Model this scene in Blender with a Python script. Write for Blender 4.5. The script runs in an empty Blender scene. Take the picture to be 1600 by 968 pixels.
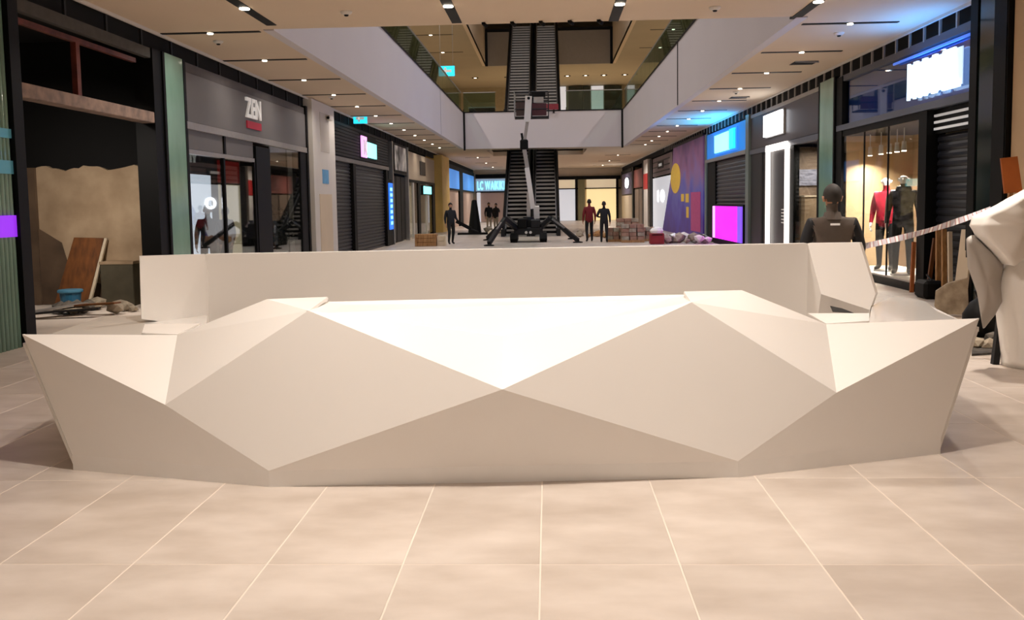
import bpy, bmesh, math, random
from mathutils import Vector, Matrix, Euler
random.seed(7)
S = bpy.context.scene
COL = S.collection

# ------------------------------------------------------------------ camera
F, PIT, YAW, ROL, PPY, H = 1400.0, 0.0812, 0.04144, -0.016, 430.0, 1.68
_fw = Vector((-math.sin(YAW)*math.cos(PIT), math.cos(YAW)*math.cos(PIT), -math.sin(PIT)))
_r0 = Vector((math.cos(YAW), math.sin(YAW), 0)); _u0 = _r0.cross(_fw)
_r = _r0*math.cos(ROL)+_u0*math.sin(ROL); _u = -_r0*math.sin(ROL)+_u0*math.cos(ROL)
cam_d = bpy.data.cameras.new('camera'); cam = bpy.data.objects.new('camera', cam_d); COL.objects.link(cam)
cam.matrix_world = Matrix(((_r.x, _u.x, -_fw.x, 0), (_r.y, _u.y, -_fw.y, 0), (_r.z, _u.z, -_fw.z, H), (0, 0, 0, 1)))
cam_d.sensor_fit = 'HORIZONTAL'; cam_d.sensor_width = 36; cam_d.lens = 36*F/1600
cam_d.shift_y = (PPY-484)/1600.0; cam_d.clip_start = .05; cam_d.clip_end = 300
S.camera = cam

# ------------------------------------------------------------------ world, exposure
W = bpy.data.worlds.new('world'); S.world = W; W.use_nodes = True
W.node_tree.nodes['Background'].inputs[0].default_value = (1, .86, .74, 1)
W.node_tree.nodes['Background'].inputs[1].default_value = .05
S.view_settings.view_transform = 'Standard'; S.view_settings.look = 'None'
S.view_settings.gamma = 1; S.view_settings.use_curve_mapping = False
S.view_settings.exposure = 0.0
WARM = (1, .895, .80); COOL = (.98, .96, 1)
K_FRONT, K_SIDE, K_UP, K_ROOF = 71, 18, 160, 370          # watts of the ceiling lamps and of the added roof lights (K_ROOF)

def area(name, loc, power, size, col=WARM, rot=(0, 0, 0), sy=None, spread=180, parent=None):
    d = bpy.data.lights.new(name, 'AREA'); d.energy = power; d.color = col; d.size = size
    if sy: d.shape = 'RECTANGLE'; d.size_y = sy
    else: d.shape = 'DISK'
    d.spread = math.radians(spread)
    o = bpy.data.objects.new(name, d); o.location = loc; o.rotation_euler = rot; COL.objects.link(o)
    if parent:
        o.parent = parent; o.matrix_parent_inverse = Matrix.Translation(-OFF.get(parent.name, Vector()))
    return o

# ------------------------------------------------------------------ layout maths (a sight line of the surveyed camera met with a real plane)
def ray(x, y): return (x-800)/F*_r-(y-PPY)/F*_u+_fw
O = Vector((0, 0, H))
def pz(x, y, z): d = ray(x, y); return O+d*((z-H)/d.z)
def py(x, y, Y): d = ray(x, y); return O+d*(Y/d.y)
def px(x, y, X): d = ray(x, y); return O+d*(X/d.x)
def pp(x, y, a, b, c):
    n = (b-a).cross(c-a); d = ray(x, y); return O+d*((a-O).dot(n)/d.dot(n))

# ------------------------------------------------------------------ materials
def lin(c):
    if isinstance(c, str):
        c = c.lstrip('#'); c = [int(c[i:i+2], 16)/255 for i in (0, 2, 4)]
    return tuple((v/12.92 if v <= .04045 else ((v+.055)/1.055)**2.4) for v in c)
MATS = {}
def mat(name, col, rough=.5, metal=0., var=0., scale=6., bump=0., emit=None, estr=0., col2=None, spec=.5, stretch=None, detail=4):
    if name in MATS: return MATS[name]
    m = bpy.data.materials.new(name); m.use_nodes = True; nt = m.node_tree; b = nt.nodes['Principled BSDF']
    c = lin(col); b.inputs['Roughness'].default_value = rough; b.inputs['Metallic'].default_value = metal
    b.inputs['Specular IOR Level'].default_value = spec
    tc = nt.nodes.new('ShaderNodeTexCoord'); nz = nt.nodes.new('ShaderNodeTexNoise')
    mp = nt.nodes.new('ShaderNodeMapping'); nt.links.new(tc.outputs['Object'], mp.inputs['Vector'])
    if stretch: mp.inputs['Scale'].default_value = stretch
    nt.links.new(mp.outputs['Vector'], nz.inputs['Vector'])
    nz.inputs['Scale'].default_value = scale; nz.inputs['Detail'].default_value = detail
    rp = nt.nodes.new('ShaderNodeValToRGB'); nt.links.new(nz.outputs['Fac'], rp.inputs['Fac'])
    c2 = lin(col2) if col2 else tuple(max(0, v*(1-var)) for v in c)
    rp.color_ramp.elements[0].position = .32; rp.color_ramp.elements[1].position = .68
    rp.color_ramp.elements[0].color = (*c2, 1); rp.color_ramp.elements[1].color = (*c, 1)
    nt.links.new(rp.outputs['Color'], b.inputs['Base Color'])
    if bump:
        bp = nt.nodes.new('ShaderNodeBump'); bp.inputs['Strength'].default_value = bump; bp.inputs['Distance'].default_value = .02
        nt.links.new(nz.outputs['Fac'], bp.inputs['Height']); nt.links.new(bp.outputs['Normal'], b.inputs['Normal'])
    if emit is not None:
        b.inputs['Emission Color'].default_value = (*lin(emit), 1); b.inputs['Emission Strength'].default_value = estr
    MATS[name] = m; return m
def glass(name, tint=(.8, .9, .88), refl=.12, rough=.02, gr=.5):
    m = bpy.data.materials.new(name); m.use_nodes = True; nt = m.node_tree
    for n in list(nt.nodes): nt.nodes.remove(n)
    o = nt.nodes.new('ShaderNodeOutputMaterial'); mx = nt.nodes.new('ShaderNodeMixShader')
    t = nt.nodes.new('ShaderNodeBsdfTransparent'); t.inputs[0].default_value = (*tint, 1)
    g = nt.nodes.new('ShaderNodeBsdfGlossy'); g.inputs['Roughness'].default_value = rough
    lw = nt.nodes.new('ShaderNodeLayerWeight'); lw.inputs[0].default_value = .35
    mr = nt.nodes.new('ShaderNodeMapRange'); mr.inputs['To Min'].default_value = refl; mr.inputs['To Max'].default_value = min(1, refl+gr)
    nt.links.new(lw.outputs['Facing'], mr.inputs['Value']); nt.links.new(mr.outputs[0], mx.inputs[0])
    nt.links.new(t.outputs[0], mx.inputs[1]); nt.links.new(g.outputs[0], mx.inputs[2]); nt.links.new(mx.outputs[0], o.inputs[0])
    MATS[name] = m; return m
def bands(name, stops, axis, lo, hi, rough=.4, emit=0., noise=.0, nscale=2.):
    """colour bands along one axis of the object, for printed graphics"""
    m = bpy.data.materials.new(name); m.use_nodes = True; nt = m.node_tree; b = nt.nodes['Principled BSDF']
    tc = nt.nodes.new('ShaderNodeTexCoord'); sx = nt.nodes.new('ShaderNodeSeparateXYZ'); nt.links.new(tc.outputs['Object'], sx.inputs[0])
    mr = nt.nodes.new('ShaderNodeMapRange'); mr.inputs['From Min'].default_value = lo; mr.inputs['From Max'].default_value = hi
    nt.links.new(sx.outputs[axis], mr.inputs['Value'])
    nz = nt.nodes.new('ShaderNodeTexNoise'); nz.inputs['Scale'].default_value = nscale; nt.links.new(tc.outputs['Object'], nz.inputs['Vector'])
    ma = nt.nodes.new('ShaderNodeMath'); ma.operation = 'MULTIPLY_ADD'; ma.inputs[1].default_value = noise; nt.links.new(nz.outputs['Fac'], ma.inputs[0]); nt.links.new(mr.outputs[0], ma.inputs[2])
    mb = nt.nodes.new('ShaderNodeMath'); mb.operation = 'SUBTRACT'; mb.inputs[1].default_value = noise*.5; nt.links.new(ma.outputs[0], mb.inputs[0])
    rp = nt.nodes.new('ShaderNodeValToRGB'); nt.links.new(mb.outputs[0], rp.inputs[0])
    while len(rp.color_ramp.elements) < len(stops): rp.color_ramp.elements.new(.5)
    for e, (p, c) in zip(rp.color_ramp.elements, stops): e.position = p; e.color = (*lin(c), 1)
    nt.links.new(rp.outputs[0], b.inputs['Base Color']); b.inputs['Roughness'].default_value = rough
    if emit: nt.links.new(rp.outputs[0], b.inputs['Emission Color']); b.inputs['Emission Strength'].default_value = emit
    MATS[name] = m; return m

WHITE = mat('solid_surface_white', '#efebe6', .34, var=.015, scale=1.2)
WGLOSS = mat('solid_surface_gloss', '#e6e3df', .1, var=.02, scale=2)
PLINTH = mat('plinth_grey', '#f1eeea', .5, var=.03)
CEIL = mat('ceiling_plaster', '#d8c4ab', .85, var=.04, scale=.6)
FASC = mat('bulkhead_plaster', '#cfc9cc', .75, var=.03, scale=.5)
BLACK = mat('black_metal', '#070707', .55, var=.2, spec=.2)
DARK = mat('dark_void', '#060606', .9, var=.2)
CHAR = mat('charcoal_metal', '#1a1a1c', .5, var=.15, spec=.3)
GREY = mat('fascia_grey', '#6a6766', .5, var=.05, scale=2)
LGREY = mat('light_grey_metal', '#a6a19c', .38, metal=.4, var=.1, scale=8)
SILVER = mat('silver_metal', '#b9b9bb', .28, metal=.85, var=.1)
GREENG = mat('green_glass', '#7fa596', .12, var=.18, scale=3, stretch=(1, 1, .3), spec=.8)
DGREENG = mat('dark_green_glass', '#142320', .1, var=.2, spec=.8)
CREAM = mat('cream_paint', '#d9c8ad', .6, var=.05, scale=1.5)
WPAINT = mat('white_paint', '#d8d3cc', .6, var=.05, scale=1.2)
YELLOWP = mat('yellow_paint', '#e8c473', .6, var=.12, scale=2)
PLASTER = mat('raw_plaster', '#c0a88a', .9, col2='#9a8266', scale=1.6, bump=.3)
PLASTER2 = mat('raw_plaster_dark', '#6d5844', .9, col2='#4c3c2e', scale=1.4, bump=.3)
RAWBEAM = mat('raw_beam', '#9a8274', .85, col2='#6f5f58', scale=5, bump=.4)
REDIRON = mat('red_primer_steel', '#6e3226', .6, col2='#4d231b', scale=6)
WOOD = mat('pale_wood', '#b98d5b', .6, col2='#8d6238', scale=4, stretch=(6, 6, .6))
DWOOD = mat('brown_wood', '#7d4b20', .55, col2='#5b3415', scale=3, stretch=(5, 5, .5))
ORANGE = mat('orange_board', '#b4632c', .6, col2='#94501f', scale=2)
BLUEP = mat('blue_plastic', '#2f6f93', .4, var=.15)
STONE = mat('rubble_stone', '#b5a893', .9, col2='#8a7e6d', scale=7, bump=.5)
STONE2 = mat('rubble_grey', '#7d766c', .9, col2='#55504a', scale=8, bump=.5)
BRICKM = mat('brick_red', '#ad8a76', .9, col2='#8a6755', scale=6, bump=.4)
SHEET = mat('white_sheet', '#f4f0ea', .6, var=.05, scale=2)
SHEETG = mat('grey_sheet', '#b8b2ab', .6, var=.08, scale=2)
SHUT = mat('shutter_charcoal', '#3b3c42', .4, metal=.5, var=.1, scale=3)
SHUTN = mat('shutter_navy', '#23252d', .4, metal=.4, var=.1, scale=3)
GLASS = glass('shop_glass', (.86, .9, .88), .05)
GLASSC = glass('display_glass', (.93, .95, .94), .02, gr=.16)
GLASSN = glass('navy_glass', (.55, .7, .9), .1, gr=.3)
GLASSD = glass('shop_glass_dark', (.30, .34, .36), .22)
GLASSB = glass('balustrade_glass', (.62, .76, .70), .1)
LAMP = mat('lamp_glow', '#fff2dd', .4, emit='#fff0d8', estr=9)
LAMPW = mat('sign_white_glow', '#ffffff', .4, emit='#f4f8ff', estr=5)
LAMPB = mat('sign_blueglow', '#bfe6ff', .4, emit='#d3eaff', estr=1.6)
CYANE = mat('cyan_glow', '#27c4e6', .4, emit='#26c6ea', estr=1.5)
CYANL = mat('cyan_light_glow', '#8ff4f4', .4, emit='#8ff4f6', estr=1.6)
BLUEE = mat('blue_glow', '#1f62d6', .4, emit='#2a6fe6', estr=1.3)
PINKE = mat('pink_glow', '#f09af0', .4, emit='#f3a0f4', estr=1.6)
MAGE = mat('magenta_glow', '#e214ea', .4, emit='#e51ae8', estr=1.25)
VIOE = mat('violet_reflection', '#8a2be0', .4, emit='#8f2fe6', estr=.9)
TEALE = mat('teal_reflection', '#5fa0a8', .3, emit='#4f9fc0', estr=.08)
REDP = mat('red_panel', '#a3201c', .5, var=.1, emit='#a3201c', estr=.25)
REDB = mat('red_bar', '#b5213a', .5, var=.05)
WLET = mat('white_letter', '#e6e3df', .5, emit='#e6e3df', estr=.25)
LITW = mat('lit_white_panel', '#d9dbe2', .5, var=.06, scale=.8, emit='#dfe2ea', estr=.55)
LITI = mat('reflected_panel_glow', '#d4d8e6', .5, var=.06, scale=.8, emit='#d6dbec', estr=1.5)
LITC = mat('lit_cream_panel', '#e8d4b4', .5, var=.1, scale=.7, emit='#ecd6b2', estr=.5)

# ------------------------------------------------------------------ object helpers
OFF = {}
def link(o, parent=None, local=False):
    COL.objects.link(o)
    if parent is not None:
        o.parent = parent
        if not local: o.matrix_parent_inverse = Matrix.Translation(-OFF.get(parent.name, Vector()))
    return o
def tag(o, label=None, cat=None, group=None, kind=None):
    if label: o['label'] = label
    if cat: o['category'] = cat
    if group: o['group'] = group
    if kind: o['kind'] = kind
    return o
def thing(name, loc, label, cat, group=None, rz=0):
    o = bpy.data.objects.new(name, None); o.location = loc; o.rotation_euler = (0, 0, rz); o.empty_display_size = .1
    COL.objects.link(o); OFF[o.name] = Vector(loc); return tag(o, label, cat, group)

class MB:
    def __init__(s): s.v = []; s.f = []
    def add(s, vs, fs):
        n = len(s.v); s.v += [tuple(v) for v in vs]; s.f += [tuple(i+n for i in f) for f in fs]; return s
    def box(s, x0, x1, y0, y1, z0, z1, ch=0):
        if x0 > x1: x0, x1 = x1, x0
        if y0 > y1: y0, y1 = y1, y0
        if z0 > z1: z0, z1 = z1, z0
        return s.add([(x0, y0, z0), (x1, y0, z0), (x1, y1, z0), (x0, y1, z0), (x0, y0, z1), (x1, y0, z1), (x1, y1, z1), (x0, y1, z1)],
                     [(0, 3, 2, 1), (4, 5, 6, 7), (0, 1, 5, 4), (1, 2, 6, 5), (2, 3, 7, 6), (3, 0, 4, 7)])
    def prism(s, pts, d):
        """polygon pts (list of Vector) thickened by vector d"""
        n = len(pts); d = Vector(d); a = [Vector(p) for p in pts]; b = [p+d for p in a]
        return s.add(a+b, [tuple(range(n)), tuple(range(2*n-1, n-1, -1))]+[(i, i+n, (i+1) % n+n, (i+1) % n) for i in range(n)])
    def tube(s, p, q, r0, r1=None, n=10):
        r1 = r0 if r1 is None else r1; p = Vector(p); q = Vector(q); ax = (q-p).normalized()
        u = ax.cross(Vector((0, 0, 1)) if abs(ax.z) < .9 else Vector((1, 0, 0))).normalized(); w = ax.cross(u)
        c = [(math.cos(2*math.pi*i/n), math.sin(2*math.pi*i/n)) for i in range(n)]
        vs = [p+(u*a+w*b)*r0 for a, b in c]+[q+(u*a+w*b)*r1 for a, b in c]
        return s.add(vs, [tuple(range(n-1, -1, -1)), tuple(range(n, 2*n))]+[(i, (i+1) % n, (i+1) % n+n, i+n) for i in range(n)])
    def bar(s, p, q, a, b):
        """rectangular bar between points, a wide (horizontal), b high"""
        p = Vector(p); q = Vector(q); ax = (q-p).normalized()
        u = ax.cross(Vector((0, 0, 1)) if abs(ax.z) < .95 else Vector((0, 1, 0))).normalized()*a/2; w = ax.cross(u).normalized()*b/2
        return s.add([p-u-w, p+u-w, p+u+w, p-u+w, q-u-w, q+u-w, q+u+w, q-u+w],
                     [(0, 3, 2, 1), (4, 5, 6, 7), (0, 1, 5, 4), (1, 2, 6, 5), (2, 3, 7, 6), (3, 0, 4, 7)])
    def lathe(s, c, prof, n=16):
        c = Vector(c); vs = []; m = len(prof)
        for r, z in prof: vs += [c+Vector((r*math.cos(2*math.pi*i/n), r*math.sin(2*math.pi*i/n), z)) for i in range(n)]
        fs = [(k*n+i, k*n+(i+1) % n, (k+1)*n+(i+1) % n, (k+1)*n+i) for k in range(m-1) for i in range(n)]
        return s.add(vs, fs+[tuple(range(n-1, -1, -1)), tuple(range((m-1)*n, m*n))])
    def build(s, name, m, parent=None, smooth=False, bevel=0, fixn=True, local=False):
        me = bpy.data.meshes.new(name); vs = [Vector(v) for v in s.v]; off = Vector()
        if parent is None:
            lo = [min(v[i] for v in vs) for i in range(3)]; hi = [max(v[i] for v in vs) for i in range(3)]
            off = Vector(((lo[0]+hi[0])/2, (lo[1]+hi[1])/2, lo[2]))
        me.from_pydata([v-off for v in vs], [], s.f)
        for x in (m if isinstance(m, (list, tuple)) else [m]): me.materials.append(x)
        if fixn or bevel:
            bm = bmesh.new(); bm.from_mesh(me); bmesh.ops.recalc_face_normals(bm, faces=bm.faces)
            if bevel: bmesh.ops.bevel(bm, geom=list(bm.edges), offset=bevel, segments=1, affect='EDGES')
            bm.to_mesh(me); bm.free()
        if smooth:
            for p in me.polygons: p.use_smooth = True
        o = bpy.data.objects.new(name, me); o.location = off; link(o, parent, local); OFF[o.name] = off; return o
def box(name, x0, x1, y0, y1, z0, z1, m, parent=None, bevel=0): return MB().box(x0, x1, y0, y1, z0, z1).build(name, m, parent, bevel=bevel)
def struct(o): o['kind'] = 'structure'; return o

XL, XR, ZC = -6.5, 6.45, 4.6
def sb(side, d0, d1): return (XL-d1, XL-d0) if side == 'L' else (XR+d0, XR+d1)
def wbox(name, side, y0, y1, z0, z1, d0, d1, m, parent=None, bevel=0):
    """box on a shopfront wall: y along the hall, d = depth behind the wall plane"""
    a, b = sb(side, d0, d1); return box(name, a, b, y0, y1, z0, z1, m, parent, bevel)
ROT = {'L': (math.pi/2, 0, math.pi/2), 'R': (math.pi/2, 0, -math.pi/2), 'E': (math.pi/2, 0, 0)}
def letters(txt, side, origin, width, height, m, parent, ext=.02, gap=.12, slant=0):
    """each letter a part; origin = lower left corner as read, width/height of the whole word"""
    objs = []; x = 0; top = 0
    for ch in txt:
        if ch == ' ': x += .3; continue
        c = bpy.data.curves.new('letter', 'FONT'); c.body = ch; c.size = 1; c.extrude = .01; c.offset = .018; c.shear = slant; c.resolution_u = 3
        t = bpy.data.objects.new('tmp', c); COL.objects.link(t); dg = bpy.context.evaluated_depsgraph_get()
        me = bpy.data.meshes.new_from_object(t.evaluated_get(dg)); bpy.data.objects.remove(t); bpy.data.curves.remove(c)
        xs = [v.co.x for v in me.vertices]; lo, hi = min(xs), max(xs); top = max(top, max(v.co.y for v in me.vertices))
        objs.append((me, x-lo)); x += hi-lo+gap
    tot = x-gap; R = Euler(ROT[side]).to_matrix()
    for me, dx in objs:
        for v in me.vertices:
            v.co = R@Vector(((v.co.x+dx)*width/tot, v.co.y*height/top, v.co.z*ext/.01))+Vector(origin)
        me.materials.append(m); o = bpy.data.objects.new('letter', me); link(o, parent)

# ================================================================== STRUCTURE
# ---- floor: big stone tiles with pale joints
TW, TL, TX0, TY0 = .645, 1.29, -1.347, 4.05
floor = struct(box('floor', -11, 11, -8, 80.5, -.12, -.0015, mat('tile_joint', '#e3d6c9', .7, var=.05)))
def tile_mat():
    m = mat('stone_tile', '#d3c8be', .38, col2='#b9aca0', scale=2.0, stretch=(1, 1.9, 1), detail=8); nt = m.node_tree
    b = nt.nodes['Principled BSDF']; oi = nt.nodes.new('ShaderNodeObjectInfo'); hs = nt.nodes.new('ShaderNodeHueSaturation')
    rp = [n for n in nt.nodes if n.type == 'VALTORGB'][0]; nz = [n for n in nt.nodes if n.type == 'TEX_NOISE'][0]
    nz.noise_dimensions = '4D'; mu = nt.nodes.new('ShaderNodeMath'); mu.operation = 'MULTIPLY'; mu.inputs[1].default_value = 37
    nt.links.new(oi.outputs['Random'], mu.inputs[0]); nt.links.new(mu.outputs[0], nz.inputs['W'])
    mr = nt.nodes.new('ShaderNodeMapRange'); mr.inputs['To Min'].default_value = .96; mr.inputs['To Max'].default_value = 1.03
    nt.links.new(oi.outputs['Random'], mr.inputs['Value']); nt.links.new(mr.outputs[0], hs.inputs['Value'])
    nt.links.new(rp.outputs[0], hs.inputs['Color']); nt.links.new(hs.outputs[0], b.inputs['Base Color']); return m
TILE = tile_mat()
tm = MB().box(-TW/2+.0035, TW/2-.0035, -TL/2+.003, TL/2-.003, -.02, 0).build('tile', TILE, floor, bevel=.002)
tm.location = (0, 0, 0); first = True; far = MB(); cnt = 0
for j in range(-3, 60):
    for i in range(-9, 13):
        cx, cy = TX0+(i+.5)*TW, TY0+(j+.5)*TL
        x0, x1 = max(cx-TW/2, XL), min(cx+TW/2, XR)
        if x1-x0 < .05: continue
        if x1-x0 > TW-.01 and -1 <= j <= 13 and cnt < 300:
            o = tm if first else tm.copy()
            if not first: COL.objects.link(o)
            first = False; o.location = (cx, cy, 0); o.rotation_euler.z = math.pi*random.randint(0, 1); cnt += 1
        else: far.box(x0+.003, x1-.003, cy-TL/2+.003, cy+TL/2-.003, -.02, 0)
fo = far.build('tile_field', TILE, floor); fo['kind'] = 'stuff'

# ---- ceilings and bulkheads
VL, VR, VY0, VY1, VZ = -4.5, 4.05, 14.95, 48.5, 6.5
c = MB().box(XL-.1, XR+.1, -8, VY0, ZC, ZC+.25).box(XL-.1, VL-.1, VY0, VY1, ZC, ZC+.25).box(VR+.1, XR+.1, VY0, VY1, ZC, ZC+.25)
c.box(XL-.1, -3.4, VY1+.1, 80, ZC, ZC+.25).box(2.2, XR+.1, VY1+.1, 80, ZC, ZC+.25).box(-3.4, 2.2, 56.5, 80, ZC, ZC+.25).box(-3.4, 2.2, VY1+.1, 50.4, ZC, ZC+.25)
ceiling = struct(c.build('ceiling', CEIL))
def bulk(name, args):
    m = MB()
    for a in args: m.box(*a)
    return struct(m.build(name, FASC))
bulk('wall_atrium_left', [(VL-.18, VL, VY0, VY1, ZC-.02, VZ)])
bulk('wall_atrium_right', [(VR, VR+.18, VY0, VY1, ZC-.02, VZ)])
bulk('wall_atrium_far', [(VL, VR, VY1, VY1+.2, ZC-.02, VZ)])
bulk('wall_atrium_near', [(VL, VR, VY0-.2, VY0, ZC+.25, VZ)])
k = 0
for a in [(VL-.2, VL+.02, VY0, VY1, VZ, VZ+.06), (VR-.02, VR+.2, VY0, VY1, VZ, VZ+.06), (VL, VR, VY1-.02, VY1+.22, VZ, VZ+.06),
          (VL, VL+.1, VY1-.08, VY1-.002, ZC-.1, VZ), (VR-.1, VR, VY1-.08, VY1-.002, ZC-.1, VZ), (VR-.015, VR-.001, 28.2, 28.32, ZC, VZ), (VL+.001, VL+.006, 38.2, 38.25, ZC, VZ)]:
    k += 1; struct(box('trim_%d' % k, *a, BLACK if k != 7 else GREY))
# upper storey
UF = 5.8
u = MB().box(XL-3, VL-.18, VY0-6, 76, UF-.15, UF).box(VR+.18, XR+3, VY0-6, 76, UF-.15, UF).box(VL, VR, VY1+.2, 50.5, UF-.15, UF).box(VL-.2, -2.8, VY1+.1, 76, UF-.15, UF).box(1.2, VR+.2, VY1+.1, 76, UF-.15, UF).box(-2.8, 1.2, 56.5, 76, UF-.15, UF)
struct(u.build('floor_upper', mat('upper_floor', '#b8a98f', .4, var=.08)))
UCE = mat('upper_ceiling', '#b0a28a', .85, var=.06, scale=.5)
Z3, Y3, X3L, X3R = 11.3, 64, -4.3, 4.65
struct(MB().box(-10, X3L, 10, 76, Z3, Z3+.2).box(X3R, 10, 10, 76, Z3, Z3+.2).box(X3L, X3R, Y3+.2, 76, Z3, Z3+.2).build('ceiling_upper', UCE))
struct(box('ceiling_roof', -10, 10, 10, 76, 17, 17.2, UCE))
UGREY = mat('upper_bulkhead', '#9a9189', .8, var=.05)
struct(box('wall_gallery_left', X3L-.2, X3L, 14, Y3, Z3-.02, 14.2, CEIL)); struct(box('wall_gallery_right', X3R, X3R+.2, 14, Y3, Z3-.02, 14.2, CEIL))
struct(box('wall_gallery_far', X3L, X3R, Y3, Y3+.2, Z3-.02, 13.7, UGREY))
for a in [(X3L, X3R, Y3-.05, Y3, 13.6, 13.8), (X3L, X3L+.18, Y3-.06, Y3-.002, Z3-.05, 13.7), (X3R-.18, X3R, Y3-.06, Y3-.002, Z3-.05, 13.7)]:
    k += 1; struct(box('trim_%d' % k, *a, BLACK))
struct(box('wall_upper_left', -10.2, -10, 9, 76, UF, 17, CREAM)); struct(box('wall_upper_right', 10, 10.2, 9, 76, UF, 17, CREAM))
struct(box('wall_upper_end', -10, 10, 76, 76.2, UF, 17, mat('upper_end', '#a3957a', .8, var=.1))); struct(box('wall_upper_near', -10, 10, 8.8, 9, UF, 17, CREAM))
# hall ends and the plain walls beside the camera
struct(box('wall_behind_camera', XL-.3, XR+.3, -8.2, -8, 0, ZC, CREAM))
struct(box('wall_left', XL-.3, XL, -8, 9.2, 0, ZC, CREAM)); struct(box('wall_right', XR, XR+.3, -8, 12.85, 0, ZC, mat('beige_wall', '#c9ae8c', .7, var=.04)))
struct(box('wall_end', -11, 11, 80, 80.3, 0, ZC, CREAM))
struct(box('wall_left_back', -11, -10.8, 9.2, 80, 0, ZC+.2, DARK)); struct(box('wall_right_back', 10.8, 11, 12.8, 80, 0, ZC+.2, DARK))  # black back walls carry the darkness of unlit shops in their colour
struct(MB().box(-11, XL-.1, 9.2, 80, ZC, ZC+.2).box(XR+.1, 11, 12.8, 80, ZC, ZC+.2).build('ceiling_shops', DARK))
# dark gap that runs between shop fascias and the ceiling
for s_, y0, y1 in (('L', 9.3, 80), ('R', 12.86, 80)):
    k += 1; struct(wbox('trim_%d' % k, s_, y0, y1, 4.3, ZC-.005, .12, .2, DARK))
    k += 1; struct(wbox('trim_%d' % k, s_, y0, y1, ZC-.05, ZC-.002, -.04, .0, WPAINT))
    h = MB(); y = y0+.5
    while y < 50: h.box(*sb(s_, -.005, .03), y, y+.05, 4.3, ZC); y += 1.15 if s_ == 'L' else .62
    k += 1; struct(h.build('trim_%d' % k, LGREY if s_ == 'R' else CHAR))

# ---- ceiling slot lamps
def slot_lamp(axis, cx, cy, z, ln, w, label, group, power, two=False, spread=150, cat='ceiling light'):
    t = thing('ceiling_slot_light', (cx, cy, z-.03), label, cat, group)
    a = (cx-ln/2, cx+ln/2, cy-w/2, cy+w/2) if axis == 'x' else (cx-w/2, cx+w/2, cy-ln/2, cy+ln/2)
    box('slot_channel', *a, z-.012, z+.02, BLACK, t)
    hd = MB().tube((cx, cy, z-.028), (cx, cy, z-.012), .075 if axis == 'y' else .05 if z < 5 else .09, n=14).build('spotlight', LAMP if power else WPAINT, t)
    if power: area('spotlight_light', (cx, cy, z-.04), power, .2, parent=t, spread=spread)
    return t
COLS = ((-4.43, .02, 'leftmost'), (-1.44, 1, 'second from left'), (1.1, 1, 'third from left'), (4.06, .04, 'rightmost'))
for x, kx, nm in COLS:
    for y, ky in ((-3.0, .12), (.8, .62), (4.75, .95), (8.9, .75), (13.3, .5)):
        lb = 'long lengthwise black ceiling slot with spotlight, %s of four before the void' % nm if y > 13 else 'long lengthwise black ceiling slot with a spotlight over the kiosk end of the hall'
        slot_lamp('y', x, y+(x+4.4)*.06, ZC, 2.6, .16, lb, 'lengthwise ceiling slots near the kiosk', K_FRONT*(kx if y < 8 or kx == 1 else (1.5 if y > 12 else .05) if x < 0 else .35 if y > 12 else 1.3)*ky, spread=128 if y < 8 else 110 if y < 12 else 150)
ORD = ['nearest', 'second nearest', 'third nearest', 'fourth nearest', 'fifth nearest', 'sixth nearest', 'seventh nearest', 'eighth nearest', 'ninth nearest', 'tenth nearest', 'eleventh nearest', 'farthest']
y = 15.1; n = 0
while y < 47.5:
    slot_lamp('x', -5.63, y, ZC, 1.7, .1, 'thin crosswise ceiling slot with spotlight above the left shopfronts, %s' % ORD[n], 'crosswise slots in the left ceiling strip', K_SIDE)
    slot_lamp('x', 5.12, y+.5, ZC, 1.6, .1, 'thin crosswise ceiling slot with spotlight above the right shopfronts, %s' % ORD[n], 'crosswise slots in the right ceiling strip', K_SIDE)
    y += 2.9; n += 1
for i, y in enumerate((19, 28, 37, 46)):  # unseen roof lights added to brighten the bulkheads round the void
    t = thing('added_roof_light', (0, y, 16.9), 'added unseen roof light high above the void, %s' % ORD[i], 'ceiling light', 'added roof lights above the void')
    box('housing', -2.2, 2.2, y-.5, y+.5, 16.9, 17.0, WPAINT, t); box('added_diffuser', -2.1, 2.1, y-.4, y+.4, 16.87, 16.9, mat('added_diffuser_glow', '#f4f6ff', .5, emit='#f4f6ff', estr=3), t)  # housing belongs to the added roof light
    area('added_roof_fill', (0, y, 16.85), K_ROOF, 4, COOL, sy=.8, parent=t)
for y in (58, 66, 74):
    for x in (-4.5, 4.5): slot_lamp('x', x, y, ZC, 1.6, .12, 'crosswise ceiling slot near the far end of the hall beyond the escalators', 'slots in the far ceiling', K_SIDE*7)
for y in range(22, 64, 6):
    for x in (-6.6, 7.2): slot_lamp('x', x, y, Z3, 2.6, .14, 'crosswise slot lamp in the upper storey ceiling beside the void', 'slots in the upper ceiling', K_UP)
for i, x in enumerate((-5.5, -3, 1.6, 3, 4.4, 6)):
    slot_lamp('x', x, 70, Z3, .5, .5, 'bright square spotlight in the far upper ceiling behind the grey bulkhead', 'spotlights in the far upper ceiling', K_UP)

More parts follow.
